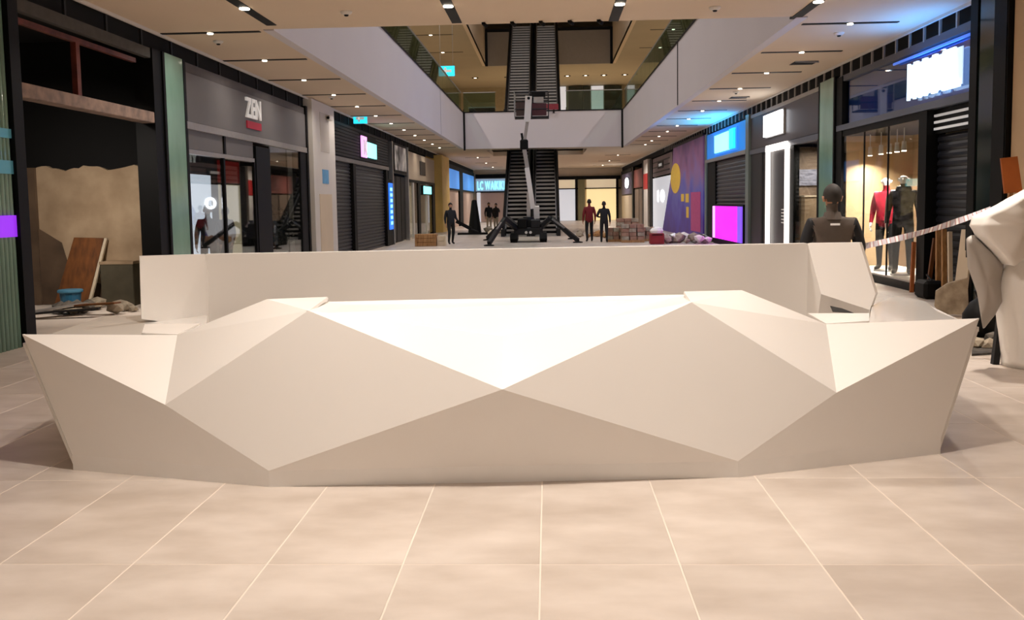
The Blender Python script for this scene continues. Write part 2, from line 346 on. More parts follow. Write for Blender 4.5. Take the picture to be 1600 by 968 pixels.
# ================================================================== KIOSK
kc = pz(785, 640, 0)
ki = thing('reception_kiosk', (kc.x, 6.2, 0), 'large white faceted reception kiosk with folded triangular panels in mid hall', 'kiosk')
KC = Vector((-.3, 6.4, .6))
def panel(name, pts, m, th=.018, parent=ki):
    n = Vector()
    for i in range(1, len(pts)-1): n += (pts[i]-pts[0]).cross(pts[i+1]-pts[0])
    n.normalize(); ctr = sum(pts, Vector())/len(pts)
    if n.dot(ctr-KC) < 0: n = -n
    return MB().prism(pts, -n*th).build(name, m, parent)
A0, B0, A1, B1 = pz(420, 763, 0), pz(1153, 748, 0), pz(420, 735, .1), pz(1153, 720, .1)
l0, l1, r0, r1 = pz(113, 733, 0), pz(113, 710, .1), pz(1468, 708, 0), pz(1470, 685, .1)
for a, b in ((A0, A1), (B0, B1), (l0, l1), (r0, r1)): a.x, a.y = b.x, b.y
L, R_ = pz(35, 522, .87), pz(1530, 497, .87)
S1, S2 = pp(258, 632, L, A1, l1), pp(1307, 613, R_, B1, r1)
P1, P2 = pz(482, 485, 1.04), pz(1080, 472, 1.04)
C = (pp(785, 608, S1, P1, A1)+pp(785, 608, S2, P2, B1))/2
P1, P2 = pp(482, 485, S1, C, A1), pp(1080, 472, S2, C, B1)
M = pz(785, 525, .85)
T1, T2 = pz(277, 523, .82), pz(1291, 506, .82)
V1, W1, X1, X2, W2, V2 = pz(417, 467, 1.07), pz(512, 463.5, 1.07), pz(512, 471, 1.03), pz(1070, 460, 1.03), pz(1069, 455, 1.07), pz(1159, 453, 1.07)
for q in ([L, S1, A1, l1], [S1, P1, C, A1], [A1, C, B1], [C, P2, S2, B1], [B1, S2, R_, r1], [L, S1, T1], [S1, T1, P1], [R_, S2, T2], [S2, T2, P2], [P1, C, M], [P2, C, M]):
    panel('facet_panel', q, WHITE)
XM = (X1+X2)/2
panel('counter_top', [P1, M, P2, X2, X1], WHITE)
panel('counter_top', [T1, V1, W1, P1], WHITE); panel('counter_top', [T2, V2, W2, P2], WHITE)
for a, b in ((W1, X1), (W2, X2)):
    MB().prism([a, b, P1 if a is W1 else P2], Vector((.012 if a is W2 else -.012, 0, 0))).build('step_edge', WHITE, ki)
for a, b in ((l0, A0), (A0, B0), (B0, r0)):
    panel('plinth_panel', [a, b, Vector((b.x, b.y, .1)), Vector((a.x, a.y, .1))], PLINTH)
# back wall with its two angled returns
bl, bl2, br2, br = pz(218, 400, 1.318), pz(320, 397, 1.3), pz(1262, 380, 1.3), pz(1343, 379, 1.297)
flo = lambda v, z: Vector((v.x, v.y, z))
th = Vector((0, .1, 0))
MB().prism([bl2, br2, flo(br2, .0), flo(bl2, .0)], Vector((-.006, .1, 0))).build('back_panel', WHITE, ki)
blb = pz(221, 498, .845)
MB().prism([bl, bl2, pp(322, 512, bl, bl2, blb), blb], Vector((-.03, .06, 0))).build('return_panel', WHITE, ki)
MB().prism([bl2, pp(322, 512, bl, bl2, blb), flo(bl2, .6)], Vector((.012, .03, 0))).build('corner_fillet', WHITE, ki)
b3 = pz(1368, 459, .905); b4, b5 = pp(1359, 484, br2, br, b3), pp(1283, 459, br2, br, b3)
MB().prism([br2, br, b3, b4, b5], Vector((.05, .09, 0))).build('return_panel', WHITE, ki)
MB().prism([br2, b5, b4, flo(b4, .0), flo(br2, .0)], Vector((.05, .09, 0))).build('return_base', WHITE, ki)
# glossy low worktops at both ends
wl = [flo(L, .812), pz(125, 506, .812), pz(165, 493, .812), pz(275, 491.5, .812), flo(bl2, .812), pz(322, 512, .812), flo(T1, .812)]
MB().prism(wl, Vector((0, 0, -.03))).build('worktop', WGLOSS, ki)
wr = [flo(R_, .812), pz(1465, 487, .812), pz(1445, 470, .812), pz(1395, 462, .812), pz(1362, 478, .812), pz(1359, 496, .812), flo(T2, .812)]
MB().prism(wr, Vector((0, 0, -.03))).build('worktop', WGLOSS, ki)
MB().prism([flo(T1, .813), pz(312, 507, .813), pz(226, 508, .813), pz(222, 522, .813)], Vector((0, 0, .01))).build('worktop_rim', WHITE, ki)
MB().prism([flo(T2, .813), pz(1262, 491, .813), pz(1358, 491, .813), pz(1358, 503, .813)], Vector((0, 0, .01))).build('worktop_rim', WHITE, ki)
MB().prism([pz(1297, 478, .816), pz(1301, 487, .816), pz(1334, 489, .816), pz(1316, 482, .816)], Vector((0, 0, .003))).build('painted_gap', DARK, ki)  # flat dark piece painted in for the shaded gap beside the return panel
# rear cladding of the two ends, so that the kiosk is closed from the sides too
for a, b, c_ in ((L, l1, -1), (R_, r1, 1)):
    bk = pz(165, 493, .8) if c_ < 0 else pz(1445, 470, .8)
    MB().prism([flo(a, .80), flo(bk, .78), Vector((bk.x-c_*.5, bk.y-.1, 0)), Vector((b.x, b.y+.02, 0))], Vector((-c_*.018, .0, 0))).build('end_panel', WHITE, ki)

# ================================================================== SHOPFRONT HELPERS
def pillar(name, side, y0, y1, m, label, z1=4.3, d=.45, edge=None, proud=.05):
    t = thing(name, (XL if side == 'L' else XR, (y0+y1)/2, 0), label, 'pillar')
    wbox('shaft', side, y0+.08, y1-.08, 0, z1, -proud, d, m, t)
    if edge:
        wbox('edge_strip', side, y0, y0+.08, 0, z1, -proud-.01, d, edge, t); wbox('edge_strip', side, y1-.08, y1, 0, z1, -proud-.01, d, edge, t)
    return t
def shop(side, y0, y1, label):
    return thing('shopfront', (XL if side == 'L' else XR, (y0+y1)/2, 0), label, 'shopfront')
def shutter(side, y0, y1, z0, z1, d, m, t, n):
    a, b = sb(side, d, d+.03); c_ = wbox('shutter_curtain', side, y0, y1, z0, z1, d+.03, d+.05, DARK, t)
    hgt = (z1-z0)/n; me = None
    for i in range(n):
        zz = z0+i*hgt; f = a if side == 'R' else b; bk = b if side == 'R' else a
        if me is None:
            mb = MB().prism([Vector((bk, y0, zz)), Vector((f, y0, zz+hgt*.25)), Vector((f, y0, zz+hgt*.6)), Vector((bk, y0, zz+hgt*.94))], Vector((0, y1-y0, 0)))
            o = mb.build('shutter_slat', m, t); me = o; OFF[o.name] = Vector()
        else:
            o = me.copy(); COL.objects.link(o); o.location = (0, 0, i*hgt)
    return c_
def sign(name, side, yc, z, label): return thing(name, (XL+.03 if side == 'L' else XR-.03, yc, z), label, 'sign')

# ================================================================== LEFT SIDE
# ribbed green glass pillar at the frame edge
t = thing('glass_pillar', (XL, 10.0, 0), 'ribbed green glass pillar at the left edge of the hall, with painted purple and cyan reflections', 'pillar')
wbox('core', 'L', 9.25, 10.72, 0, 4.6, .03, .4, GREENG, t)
y = 9.26
while y < 10.68:
    MB().tube((XL-.03, y+.04, 0), (XL-.03, y+.04, 4.55), .04, n=8).build('glass_rib', GREENG, t, smooth=True); y += .08
for z0, z1, m in ((1.36, 1.62, VIOE), (2.55, 2.66, TEALE), (2.12, 2.28, TEALE)): wbox('reflection_band', 'L', 9.25, 10.7, z0, z1, -.018, .03, m, t)  # glowing bands painted in for coloured reflections on the ribs
wbox('edge_strip', 'L', 10.7, 10.86, 0, 4.6, -.06, .4, BLACK, t)

# bare dark shop unit
t = shop('L', 10.9, 15.0, 'unfinished dark shop unit with bare beam and red steel bars, beside ribbed green pillar')
wbox('transom_beam', 'L', 10.9, 14.95, 3.08, 3.26, -.02, .2, RAWBEAM, t, bevel=.01)
wbox('steel_bar', 'L', 10.9, 14.4, 4.02, 4.09, .1, .17, REDIRON, t); wbox('steel_post', 'L', 12.55, 12.65, 3.26, 4.02, .1, .18, REDIRON, t)
wbox('head_rail', 'L', 10.9, 14.9, 4.14, 4.3, .0, .1, mat('dirty_grey', '#4a4742', .8, var=.2), t)
wbox('jamb', 'L', 14.72, 15.05, 0, 4.3, -.03, .3, BLACK, t)
wbox('jamb', 'L', 10.86, 10.96, 0, 4.3, -.03, .3, BLACK, t)
# shop interior
struct(box('wall_shop_side', -10.8, -6.8, 15.62, 15.8, 0, ZC, DARK)); struct(box('wall_shop_near', -10.8, -6.9, 9.2, 9.4, 0, ZC, DARK))  # black wall colour stands in for the darkness of the unlit unit
# plastered partition with ragged top
pts = []; n_ = 26; x0, x1 = -9.06, -6.9
for i in range(n_+1):
    f_ = i/n_; pts.append(Vector((x0+(x1-x0)*f_, 15.52, 2.40+.035*math.sin(f_*17)+random.uniform(-.02, .02))))
struct(MB().prism([Vector((x0, 15.52, 0))]+pts+[Vector((x1, 15.52, 0))], Vector((0, .1, 0))).build('wall_partition', PLASTER))
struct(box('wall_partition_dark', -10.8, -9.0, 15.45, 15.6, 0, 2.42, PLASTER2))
t = thing('added_bulb', (-6.9, 12.6, 3.1), 'added unseen bulb behind the raw beam of the dark shop unit', 'lamp')  # unseen bulb added to light the plaster partition
MB().lathe((-6.82, 12.6, 3.19), [(.01, 0), (.035, .03), (.04, .06), (.02, .1)], 12).build('bulb', LAMP, t); MB().bar((-6.69, 12.6, 3.24), (-6.84, 12.6, 3.24), .03, .03).build('bracket', CHAR, t)  # bulb and bracket of the added lamp
area('bulb_light', (-6.9, 12.62, 3.2), 26, .12, rot=(math.radians(51), 0, math.radians(22)), parent=t, spread=105)
# low dark patch at the foot of the partition
tag(MB().prism([Vector((-9.0, 15.49, 0)), Vector((-9.0, 15.49, 1.35)), Vector((-8.6, 15.49, 1.1)), Vector((-8.45, 15.49, .5)), Vector((-7.9, 15.49, .35)), Vector((-7.9, 15.49, 0))], Vector((0, .02, 0))).build('plaster_patch', PLASTER2), 'dark plaster patch low on the partition in the bare shop', 'plaster')
t = thing('leaning_board', (-8.1, 15.2, 0), 'brown wooden door panel leaning on the plaster partition behind blue bucket', 'board')
MB().prism([Vector((-8.55, 15.05, .02)), Vector((-7.98, 15.05, .0)), Vector((-7.8, 15.42, 1.17)), Vector((-8.33, 15.42, 1.19))], Vector((0, .04, .0))).build('board', DWOOD, t)
MB().prism([Vector((-7.97, 15.04, .0)), Vector((-7.92, 15.04, .0)), Vector((-7.74, 15.42, 1.17)), Vector((-7.79, 15.42, 1.17))], Vector((0, .05, .0))).build('edge_lath', CREAM, t)
t = thing('electrical_box', (-7.5, 15.4, .15), 'grey metal box standing against the partition right of the leaning door panel', 'box')
box('body', -7.78, -7.2, 15.2, 15.5, .0, .76, mat('grey_box', '#57503f', .7, var=.2), t, bevel=.01); box('lid_edge', -7.79, -7.19, 15.19, 15.5, .72, .77, PLASTER, t)
t = thing('bucket', (-8.02, 14.7, 0), 'blue plastic bucket with a lid in the bare shop unit', 'bucket')
MB().lathe((-8.0, 14.6, 0), [(.14, 0), (.17, .3), (.175, .3)], 20).build('body', BLUEP, t, smooth=False)
MB().lathe((-8.0, 14.6, .3), [(.19, 0), (.2, .01), (.2, .035), (.185, .05)], 20).build('lid', mat('blue_lid', '#4e8aa8', .5, var=.1), t)
for i, (xx, yy, rz, ll) in enumerate(((-7.9, 13.6, .5, 1.1), (-7.6, 13.5, .2, 1.2), (-7.75, 13.75, .9, .9), (-7.3, 13.9, -.2, 1.0))):
    d = Vector((math.cos(rz), math.sin(rz), 0))*ll/2; c0 = Vector((xx, yy, .05+.03*i))
    tag(MB().bar(c0-d, c0+d+Vector((0, 0, .06)), .16, .025).build('loose_board', [CREAM, CHAR, LGREY, DWOOD][i]),
        ['pale loose board in the scrap pile behind the left kiosk tip', 'dark loose board in the scrap pile behind the left kiosk tip', 'grey loose board in the scrap pile behind the left kiosk tip', 'brown loose board in the scrap pile behind the left kiosk tip'][i], 'board', 'scrap boards in the bare shop')
def rock(name, loc, r, m, label, cat, group, sq=(1, 1, .7)):
    bm = bmesh.new(); bmesh.ops.create_icosphere(bm, subdivisions=1, radius=1)
    for v in bm.verts: v.co = Vector((v.co.x*sq[0], v.co.y*sq[1], v.co.z*sq[2]))*r*random.uniform(.72, 1.15)
    lo = min(v.co.z for v in bm.verts)
    for v in bm.verts: v.co.z -= lo
    me = bpy.data.meshes.new(name); bm.to_mesh(me); bm.free(); me.materials.append(m)
    o = bpy.data.objects.new(name, me); o.location = loc; o.rotation_euler.z = random.uniform(0, 6); COL.objects.link(o); return tag(o, label, cat, group)
for i in range(16):
    rock('rubble_lump', (random.uniform(-7.95, -6.75), random.uniform(14.0, 14.95), 0), random.uniform(.07, .17), [STONE, STONE2][i % 2], 'lump of plaster rubble on the bare shop floor beside blue bucket', 'rubble', 'rubble in the bare shop')

# slim green pillar
t = pillar('glass_pillar', 'L', 15.05, 15.98, GREENG, 'slim pale green glass pillar between the bare unit and the glazed grey shop', edge=BLACK, z1=4.3)
# grey glazed shop
t = shop('L', 16, 24.2, 'glazed shopfront with a plain grey fascia, left of the white pillar')
wbox('fascia_panel', 'L', 16, 24.15, 3.24, 4.12, 0, .1, GREY, t); wbox('head_rail', 'L', 16, 24.15, 4.13, 4.3, .02, .12, mat('grey_rail', '#57524f', .6, var=.15), t)
wbox('transom_beam', 'L', 16, 24.2, 3.1, 3.23, -.03, .15, LGREY, t)
wbox('transom_rail', 'L', 16, 19.8, 2.66, 2.74, 0, .08, LGREY, t); wbox('mullion', 'L', 17.95, 18.05, 2.74, 3.1, 0, .08, BLACK, t)
for y0, y1, z0, z1 in ((16.05, 17.95, 2.75, 3.1), (18.05, 19.8, 2.75, 3.1)): wbox('transom_panel', 'L', y0, y1, z0, z1, .03, .05, GREY, t)
for y0, y1 in ((16.05, 17.9), (17.95, 19.75), (20.9, 22.3), (22.35, 23.5)): wbox('glass_pane', 'L', y0, y1, .08, 2.65 if y0 < 20 else 3.1, .03, .045, GLASS, t)
for y in (17.92, 19.8, 23.55): wbox('mullion', 'L', y-.04, y+.04, 0, 2.66 if y < 20 else 3.1, 0, .08, BLACK, t)
wbox('jamb', 'L', 23.6, 24.2, 0, 3.1, 0, .25, BLACK, t); wbox('jamb', 'L', 16, 16.1, 0, 4.3, -.02, .2, BLACK, t); wbox('jamb', 'L', 24.1, 24.25, 0, 4.35, -.03, .2, BLACK, t)
wbox('door_column', 'L', 19.85, 20.85, 0, 3.02, -.02, .35, BLACK, t)
wbox('sill', 'L', 16.05, 23.6, 0, .08, 0, .1, CHAR, t)
# interior of that shop, with built stand-ins for reflections in its glass
struct(box('wall_shop_back', -9.6, -9.5, 16, 26.8, 0, ZC, mat('dim_wall', '#6d645e', .8, var=.1))); struct(box('wall_shop_far', -9.5, -6.75, 26.0, 26.1, 0, ZC, mat('dim_wall2', '#7c7069', .8, var=.1)))
t = thing('reflected_panel', (-9, 21, 0), 'glowing white panel imitating a reflection in the grey shop glass', 'display')  # lettered white panel modelled in place of a reflection in the glass
q0, q1 = px(287, 300, -8.2), px(330, 300, -8.2)
box('screen', -8.25, -8.2, q0.y, q1.y, .35, 2.45, LITI, t); box('header', -8.26, -8.2, q0.y-.3, q1.y+.3, 2.5, 3.15, mat('reflected_header_grey', '#4b474a', .5), t); box('support', -8.4, -8.26, q0.y+.2, q1.y-.2, 0, 2.5, CHAR, t)  # header is part of the stand-in for the reflection
letters('KIY', 'L', (-8.19, q0.y+.1, 2.72), .7, .2, WLET, t)
q0, q1 = px(343, 275, -8.2), px(374, 275, -8.2)
t = thing('reflected_red_header', (-8.2, (q0.y+q1.y)/2, 0), 'cream panel with a red header imitating a reflection in the grey shop glass', 'display')  # red sign reflection built as a solid panel behind the glass
box('header', -8.25, -8.2, q0.y, q1.y, 2.3, 2.85, REDP, t); box('panel', -8.25, -8.2, q0.y, q1.y, .3, 2.25, LITC, t); box('support', -8.35, -8.26, q0.y+.2, q1.y-.2, 0, 2.4, CHAR, t)  # header and panel stand in for the reflected sign
q0, q1 = px(434, 300, -8), px(460, 300, -8)
t = thing('poster_stand', (-8, (q0.y+q1.y)/2, 0), 'cream and red poster stand at the right end of the grey glazed shop', 'display')
box('panel', -8.05, -8, q0.y, q1.y, .2, 2.1, LITC, t); box('stripe', -7.999, -7.99, q0.y+.1, q1.y-.1, .9, 1.3, REDP, t); box('support', -8.2, -8.06, q0.y+.2, q1.y-.2, 0, 2, CHAR, t)
t = thing('wall_screen', (-7.8, 24, 2.3), 'small blue glowing screen inside the grey glazed shop', 'screen')
q = px(453, 285, -7.8); box('screen', -7.83, -7.8, q.y-.45, q.y+.35, q.z-.22, q.z+.22, CYANE, t); box('bracket', -9.5, -7.83, q.y-.1, q.y+.1, q.z-.05, q.z+.05, CHAR, t)
# planter with dark shrub
q = px(428, 380, -7.25); t = thing('planter', (q.x, q.y, 0), 'dark bushy shrub in a white tub behind the shop glass', 'plant')
MB().lathe((q.x, q.y, 0), [(.28, 0), (.36, .5), (.33, .5), (.3, .42)], 18).build('tub', WPAINT, t)
lv = MB(); rr = random.Random(3)
for i in range(420):
    a, e, r = rr.uniform(0, 6.28), rr.uniform(-.6, 1.5), rr.uniform(.25, .6)
    p = Vector((q.x+r*math.cos(a)*math.cos(e), q.y+r*math.sin(a)*math.cos(e)*1.1, 1.05+r*math.sin(e))); d = Vector((rr.uniform(-1, 1), rr.uniform(-1, 1), rr.uniform(-1, 1))).normalized()*.12
    e2 = d.cross(Vector((rr.uniform(-1, 1), rr.uniform(-1, 1), rr.uniform(-1, 1)))).normalized()*.05
    lv.add([p-d, p+e2, p+d, p-e2], [(0, 1, 2, 3)])
fo = lv.build('foliage', mat('dark_leaf', '#14170f', .7, var=.3), t, fixn=False); fo['kind'] = 'stuff'
MB().tube((q.x, q.y, .3), (q.x, q.y, 1.3), .04).build('stem', DWOOD, t)
tag(MB().bar(px(388, 388, -6.9), px(407, 338, -6.9), .05, .05).build('white_pole', WPAINT), 'white pole leaning beside the black column behind the shop glass', 'pole')
# red-barred sign
t = sign('shop_sign', 'L', 19.9, 3.4, 'white three-letter sign over a red bar on the grey fascia')
qa, qb = px(384, 205, XL), px(409, 205, XL)
letters('ZEN', 'L', (XL+.02, qa.y, 3.62), qb.y-qa.y-.1, .42, WLET, t, gap=.08); box('red_bar', XL, XL+.03, qa.y+.05, qb.y-.1, 3.38, 3.54, REDB, t)

# white pillar with sticker, door and camera
t = pillar('white_pillar', 'L', 24.3, 27.0, WPAINT, 'broad white pillar with a blue sticker and cream service door', z1=4.58, d=.6, proud=.12)
wbox('service_door', 'L', 24.9, 26.3, .1, 2.0, -.135, -.12, CREAM, t); wbox('recess', 'L', 25.2, 26.2, 3.2, 4.3, -.13, -.12, mat('pillar_recess', '#c3bcb3', .6), t)
wbox('sticker', 'L', 25.3, 26.0, 2.3, 2.7, -.13, -.12, mat('blue_sticker', '#5d9ac6', .4, var=.2, emit='#5d9ac6', estr=.1), t)
q = px(516, 185, XL+.2); t = thing('security_camera', q, 'small white security camera on the top corner of the white pillar', 'camera')
MB().box(q.x-.05, q.x+.05, q.y-.25, q.y+.1, q.z-.07, q.z+.07).build('housing', WPAINT, t, bevel=.015); MB().tube((q.x, q.y-.25, q.z), (q.x, q.y-.27, q.z), .045).build('lens', BLACK, t); MB().bar((q.x-.1, q.y, q.z), (q.x-.2, q.y+.05, q.z+.05), .03, .03).build('bracket', WPAINT, t)

# shuttered shop
t = shop('L', 27.1, 36.4, 'black shop with two roller shutters and a pink and cyan sign')
for i in range(10): wbox('fascia_slat', 'L', 27.15, 36.6, 3.24+i*.105, 3.24+i*.105+.085, 0, .05, CHAR, t)
wbox('fascia_back', 'L', 27.1, 36.6, 3.2, 4.3, .05, .1, BLACK, t); wbox('transom_beam', 'L', 27.1, 36.6, 3.06, 3.19, -.03, .12, SILVER, t)
shutter('L', 27.4, 29.8, 0, 3.05, .08, SHUT, t, 26); shutter('L', 30.3, 35.9, 0, 3.05, .08, SHUT, t, 26)
for y0, y1 in ((27.05, 27.35), (29.85, 30.25), (35.95, 36.35)): wbox('post', 'L', y0, y1, 0, 3.06, -.02, .15, BLACK, t)
q = px(573, 232, XL); t = sign('lit_sign', 'L', q.y, q.z, 'glowing pink and cyan sign box on the black shuttered shop')
ya, yb, yc = px(563, 230, XL).y, px(571, 230, XL).y, px(586, 230, XL).y
wbox('pink_panel', 'L', ya, yb, 3.35, 4.08, -.06, 0, PINKE, t); wbox('cyan_panel', 'L', yb+.1, yc, 3.38, 3.92, -.06, 0, CYANL, t); wbox('backing', 'L', ya-.1, yc+.1, 3.3, 4.15, -.02, .0, BLACK, t)
letters('K', 'L', (XL+.065, ya+.25, 3.45), .6, .5, WLET, t)
t = sign('led_banner', 'L', 36.9, .7, 'tall narrow blue glowing banner at the end of the shuttered shop')
wbox('panel', 'L', 36.45, 37.2, .65, 2.55, -.05, 0, BLUEE, t)
for i in range(7): wbox('letter_block', 'L', 36.6, 37.05, .85+i*.23, .98+i*.23, -.06, -.05, CYANL, t)
wbox('backing', 'L', 36.35, 37.3, 0, 2.7, 0, .1, BLACK, t)
# poster bay
t = shop('L', 37.4, 41.8, 'narrow shop bay with silver posts and a black and white poster above')
for y in (37.45, 41.6): wbox('post', 'L', y, y+.2, 0, 4.3, -.03, .15, SILVER, t)
wbox('frame', 'L', 37.65, 41.6, 3.0, 4.3, .02, .1, CHAR, t); wbox('opening', 'L', 37.65, 41.6, 0, 3.0, .3, .4, DARK, t)
for i in range(3): wbox('door_leaf', 'L', 37.8+i*1.27, 38.95+i*1.27, .05, 2.9, .12, .16, CHAR, t)
t = sign('photo_poster', 'L', 39.6, 3.1, 'black and white photo poster above the dark narrow bay')
wbox('print', 'L', 38.1, 41.2, 3.15, 4.2, -.02, .02, mat('bw_print', '#cfcac4', .5, col2='#141414', scale=1.6), t); wbox('frame', 'L', 38.0, 41.3, 3.08, 4.26, -.01, .03, BLACK, t)
# beige fascia shop
t = shop('L', 42, 51.6, 'far left shop with a beige fascia and white posts')
BEI = mat('beige_fascia', '#bfae97', .6, var=.06)
wbox('fascia_panel', 'L', 42, 51.5, 2.85, 4.15, 0, .1, BEI, t); wbox('transom_beam', 'L', 42, 51.5, 2.72, 2.84, -.02, .1, BLACK, t); wbox('jamb', 'L', 50.6, 51.6, 0, 2.75, 0, .2, BLACK, t); wbox('jamb', 'L', 44.9, 45.7, 0, 2.75, 0, .2, BLACK, t)
for y0, y1 in ((42.1, 43.4), (43.5, 44.8), (45.8, 48.1), (48.2, 50.5)): wbox('glass_pane', 'L', y0, y1, .1, 2.7, .04, .06, GLASS, t)
for y in (43.45, 48.15): wbox('post', 'L', y-.1, y+.1, 0, 2.72, 0, .12, WPAINT, t)
wbox('back_panel', 'L', 42, 51, 0, 2.7, 1.2, 1.3, LITC, t)
wbox('logo', 'L', 45.6, 47.6, 3.15, 3.85, -.03, 0, mat('dark_logo', '#2b2119', .5), t)
t = sign('lit_sign', 'L', 48, 2.3, 'small cyan glowing sign in the window of the beige fascia shop'); wbox('panel', 'L', 46.6, 49.6, 2.2, 2.6, -.06, -.02, CYANL, t); wbox('frame', 'L', 46.5, 49.7, 2.15, 2.65, -.03, 0, BLACK, t)
pillar('yellow_pillar', 'L', 52.2, 56.2, YELLOWP, 'yellow painted pillar at the far left behind the standing worker', z1=4.5, d=.6, proud=.35)
t = shop('L', 57, 79.5, 'blue lit shop beyond the yellow pillar'); wbox('fascia_panel', 'L', 57, 79, 2.7, 4.0, 0, .1, mat('blue_lit_fascia', '#3f7fd0', .5, var=.3, scale=.4, emit='#4d8fe0', estr=.7), t)
wbox('wall_panel', 'L', 57, 79, 0, 2.6, .1, .2, mat('pale_pink_wall', '#c9b2a5', .7, var=.06), t); wbox('jamb', 'L', 66, 68.5, 0, 4.2, -.03, .1, BLACK, t); wbox('transom_beam', 'L', 57, 79, 2.58, 2.7, -.02, .1, BLACK, t); wbox('head_rail', 'L', 57, 79, 4.0, 4.3, -.02, .1, BLACK, t)

# ================================================================== FAR END
t = thing('shopfront', (-5, 79.9, 0), 'far end shopfront left of the escalators with a cyan lit sign', 'shopfront')
box('wall_panel', -6.4, -2.3, 79.8, 79.95, 0, 2.6, mat('far_panel', '#c7ada0', .7, var=.05), t); box('fascia_panel', -6.4, -2.3, 79.8, 79.95, 2.7, 3.8, mat('far_fascia', '#9fb4cf', .5, var=.1, emit='#b4c6df', estr=.35), t)
box('head_rail', -6.4, -2.3, 79.7, 79.95, 3.85, 4.2, BLACK, t); box('transom_beam', -6.4, -2.3, 79.72, 79.95, 2.58, 2.7, BLACK, t)
for x in (-6.3, -2.7): box('post', x, x+.3, 79.6, 79.8, 0, 2.6, LITW, t)
t = thing('lit_sign', (-4.4, 79.7, 2.8), 'cyan glowing word sign on the far end shopfront left of escalators', 'sign'); letters('LC WAIKIKI', 'E', (-6.25, 79.7, 2.85), 2.4, .75, CYANL, t, gap=.1)
t = thing('shopfront', (3.3, 79.9, 0), 'far end shopfront right of the escalators, warmly lit behind pale panels', 'shopfront')
box('head_rail', .5, 6.4, 79.6, 79.95, 3.6, 3.9, BLACK, t); box('rail', .5, 6.4, 79.6, 79.95, 2.75, 2.85, BLACK, t)
for i, (x0, x1, m) in enumerate(((.6, 2.4, LITW), (3.4, 6.0, mat('warm_lit', '#f0d9a8', .5, var=.2, scale=.5, emit='#f2d69c', estr=.9)))):
    box('window_panel', x0, x1, 79.7, 79.85, 0, 2.75, m, t); box('upper_panel', x0, x1, 79.7, 79.85, 2.85, 3.6, LITC, t); box('post', x1, x1+.2, 79.6, 79.9, 0, 3.6, BLACK, t)
box('column', 2.65, 3.25, 79.5, 79.8, 0, 3.6, mat('olive_col', '#8a8561', .6, var=.1), t)
box('wall_panel', -2.3, .5, 79.85, 79.95, 0, 4, CREAM, t)

# ================================================================== RIGHT SIDE
t = pillar('glass_pillar', 'R', 12.87, 14.0, DGREENG, 'black framed dark green glass pillar beside the beige wall', z1=4.6, d=.4, edge=BLACK, proud=.06)
wbox('edge_strip', 'R', 13.75, 13.95, 0, 4.6, -.08, .3, BLACK, t); wbox('edge_strip', 'R', 12.9, 13.25, 0, 4.6, -.08, .3, BLACK, t)
# sports shop
t = shop('R', 14.05, 20.4, 'sports shop with a glowing white-blue sign, display window and roller shutter')
wbox('fascia_panel', 'R', 14.05, 20.35, 3.26, 4.18, .12, .2, mat('navy_fascia', '#3a6aa0', .25, var=.1), t)
wbox('fascia_glass', 'R', 14.05, 20.35, 3.26, 4.18, .06, .075, GLASSN, t)
wbox('head_rail', 'R', 14.05, 20.35, 4.19, 4.32, 0, .15, mat('rail_slate', '#565a66', .4, metal=.3), t); wbox('light_rail', 'R', 14.05, 17.2, 4.1, 4.14, -.01, .02, mat('blue_strip', '#4e78d8', .4, emit='#4a76dc', estr=.8), t)
wbox('transom_beam', 'R', 14.05, 20.4, 3.13, 3.25, -.03, .15, mat('slate_metal', '#6f7480', .35, metal=.5), t)
wbox('jamb', 'R', 20.05, 20.42, 0, 4.3, -.02, .2, BLACK, t); wbox('jamb', 'R', 14.03, 14.1, 0, 4.3, -.02, .2, LGREY, t)
wbox('shutter_box', 'R', 14.1, 15.75, 2.72, 3.12, .12, .2, BLACK, t); wbox('post', 'R', 15.62, 15.95, 0, 3.12, -.02, .3, BLACK, t)
for i in range(3): wbox('light_strip', 'R', 14.1, 15.6, 2.78+i*.11, 2.82+i*.11, .09, .12, mat('pale_strip', '#cfcfcf', .4, emit='#d6d6d6', estr=.3), t)
shutter('R', 14.1, 15.6, 0, 2.7, .16, SHUTN, t, 20)
# window box
wbox('window_sill', 'R', 15.95, 20.1, 0, .14, -.05, 1.6, BLACK, t); wbox('display_floor', 'R', 15.98, 20.05, .14, .17, .0, 1.5, WPAINT, t)
wbox('window_head', 'R', 15.95, 20.1, 3.0, 3.13, .0, 1.6, BLACK, t); BEW = mat('display_beige', '#c2a67f', .7, var=.06)
wbox('display_back', 'R', 15.95, 20.1, .17, 3.0, 1.5, 1.58, BEW, t); wbox('display_side', 'R', 20.0, 20.08, .17, 3.0, .08, 1.5, BEW, t); wbox('display_side', 'R', 15.95, 16.0, .17, 3.0, .1, 1.5, CREAM, t)
wbox('display_board', 'R', 18.9, 19.9, .17, 1.9, 1.2, 1.25, mat('display_brown', '#7b6248', .6, var=.08), t)
for y in (17.4, 18.7): wbox('mullion', 'R', y, y+.025, .14, 3.0, .0, .03, CHAR, t)
for y0, y1 in ((15.98, 17.4), (17.43, 18.7), (18.73, 20.05)): wbox('glass_pane', 'R', y0, y1, .16, 3.0, .01, .02, GLASSC, t)
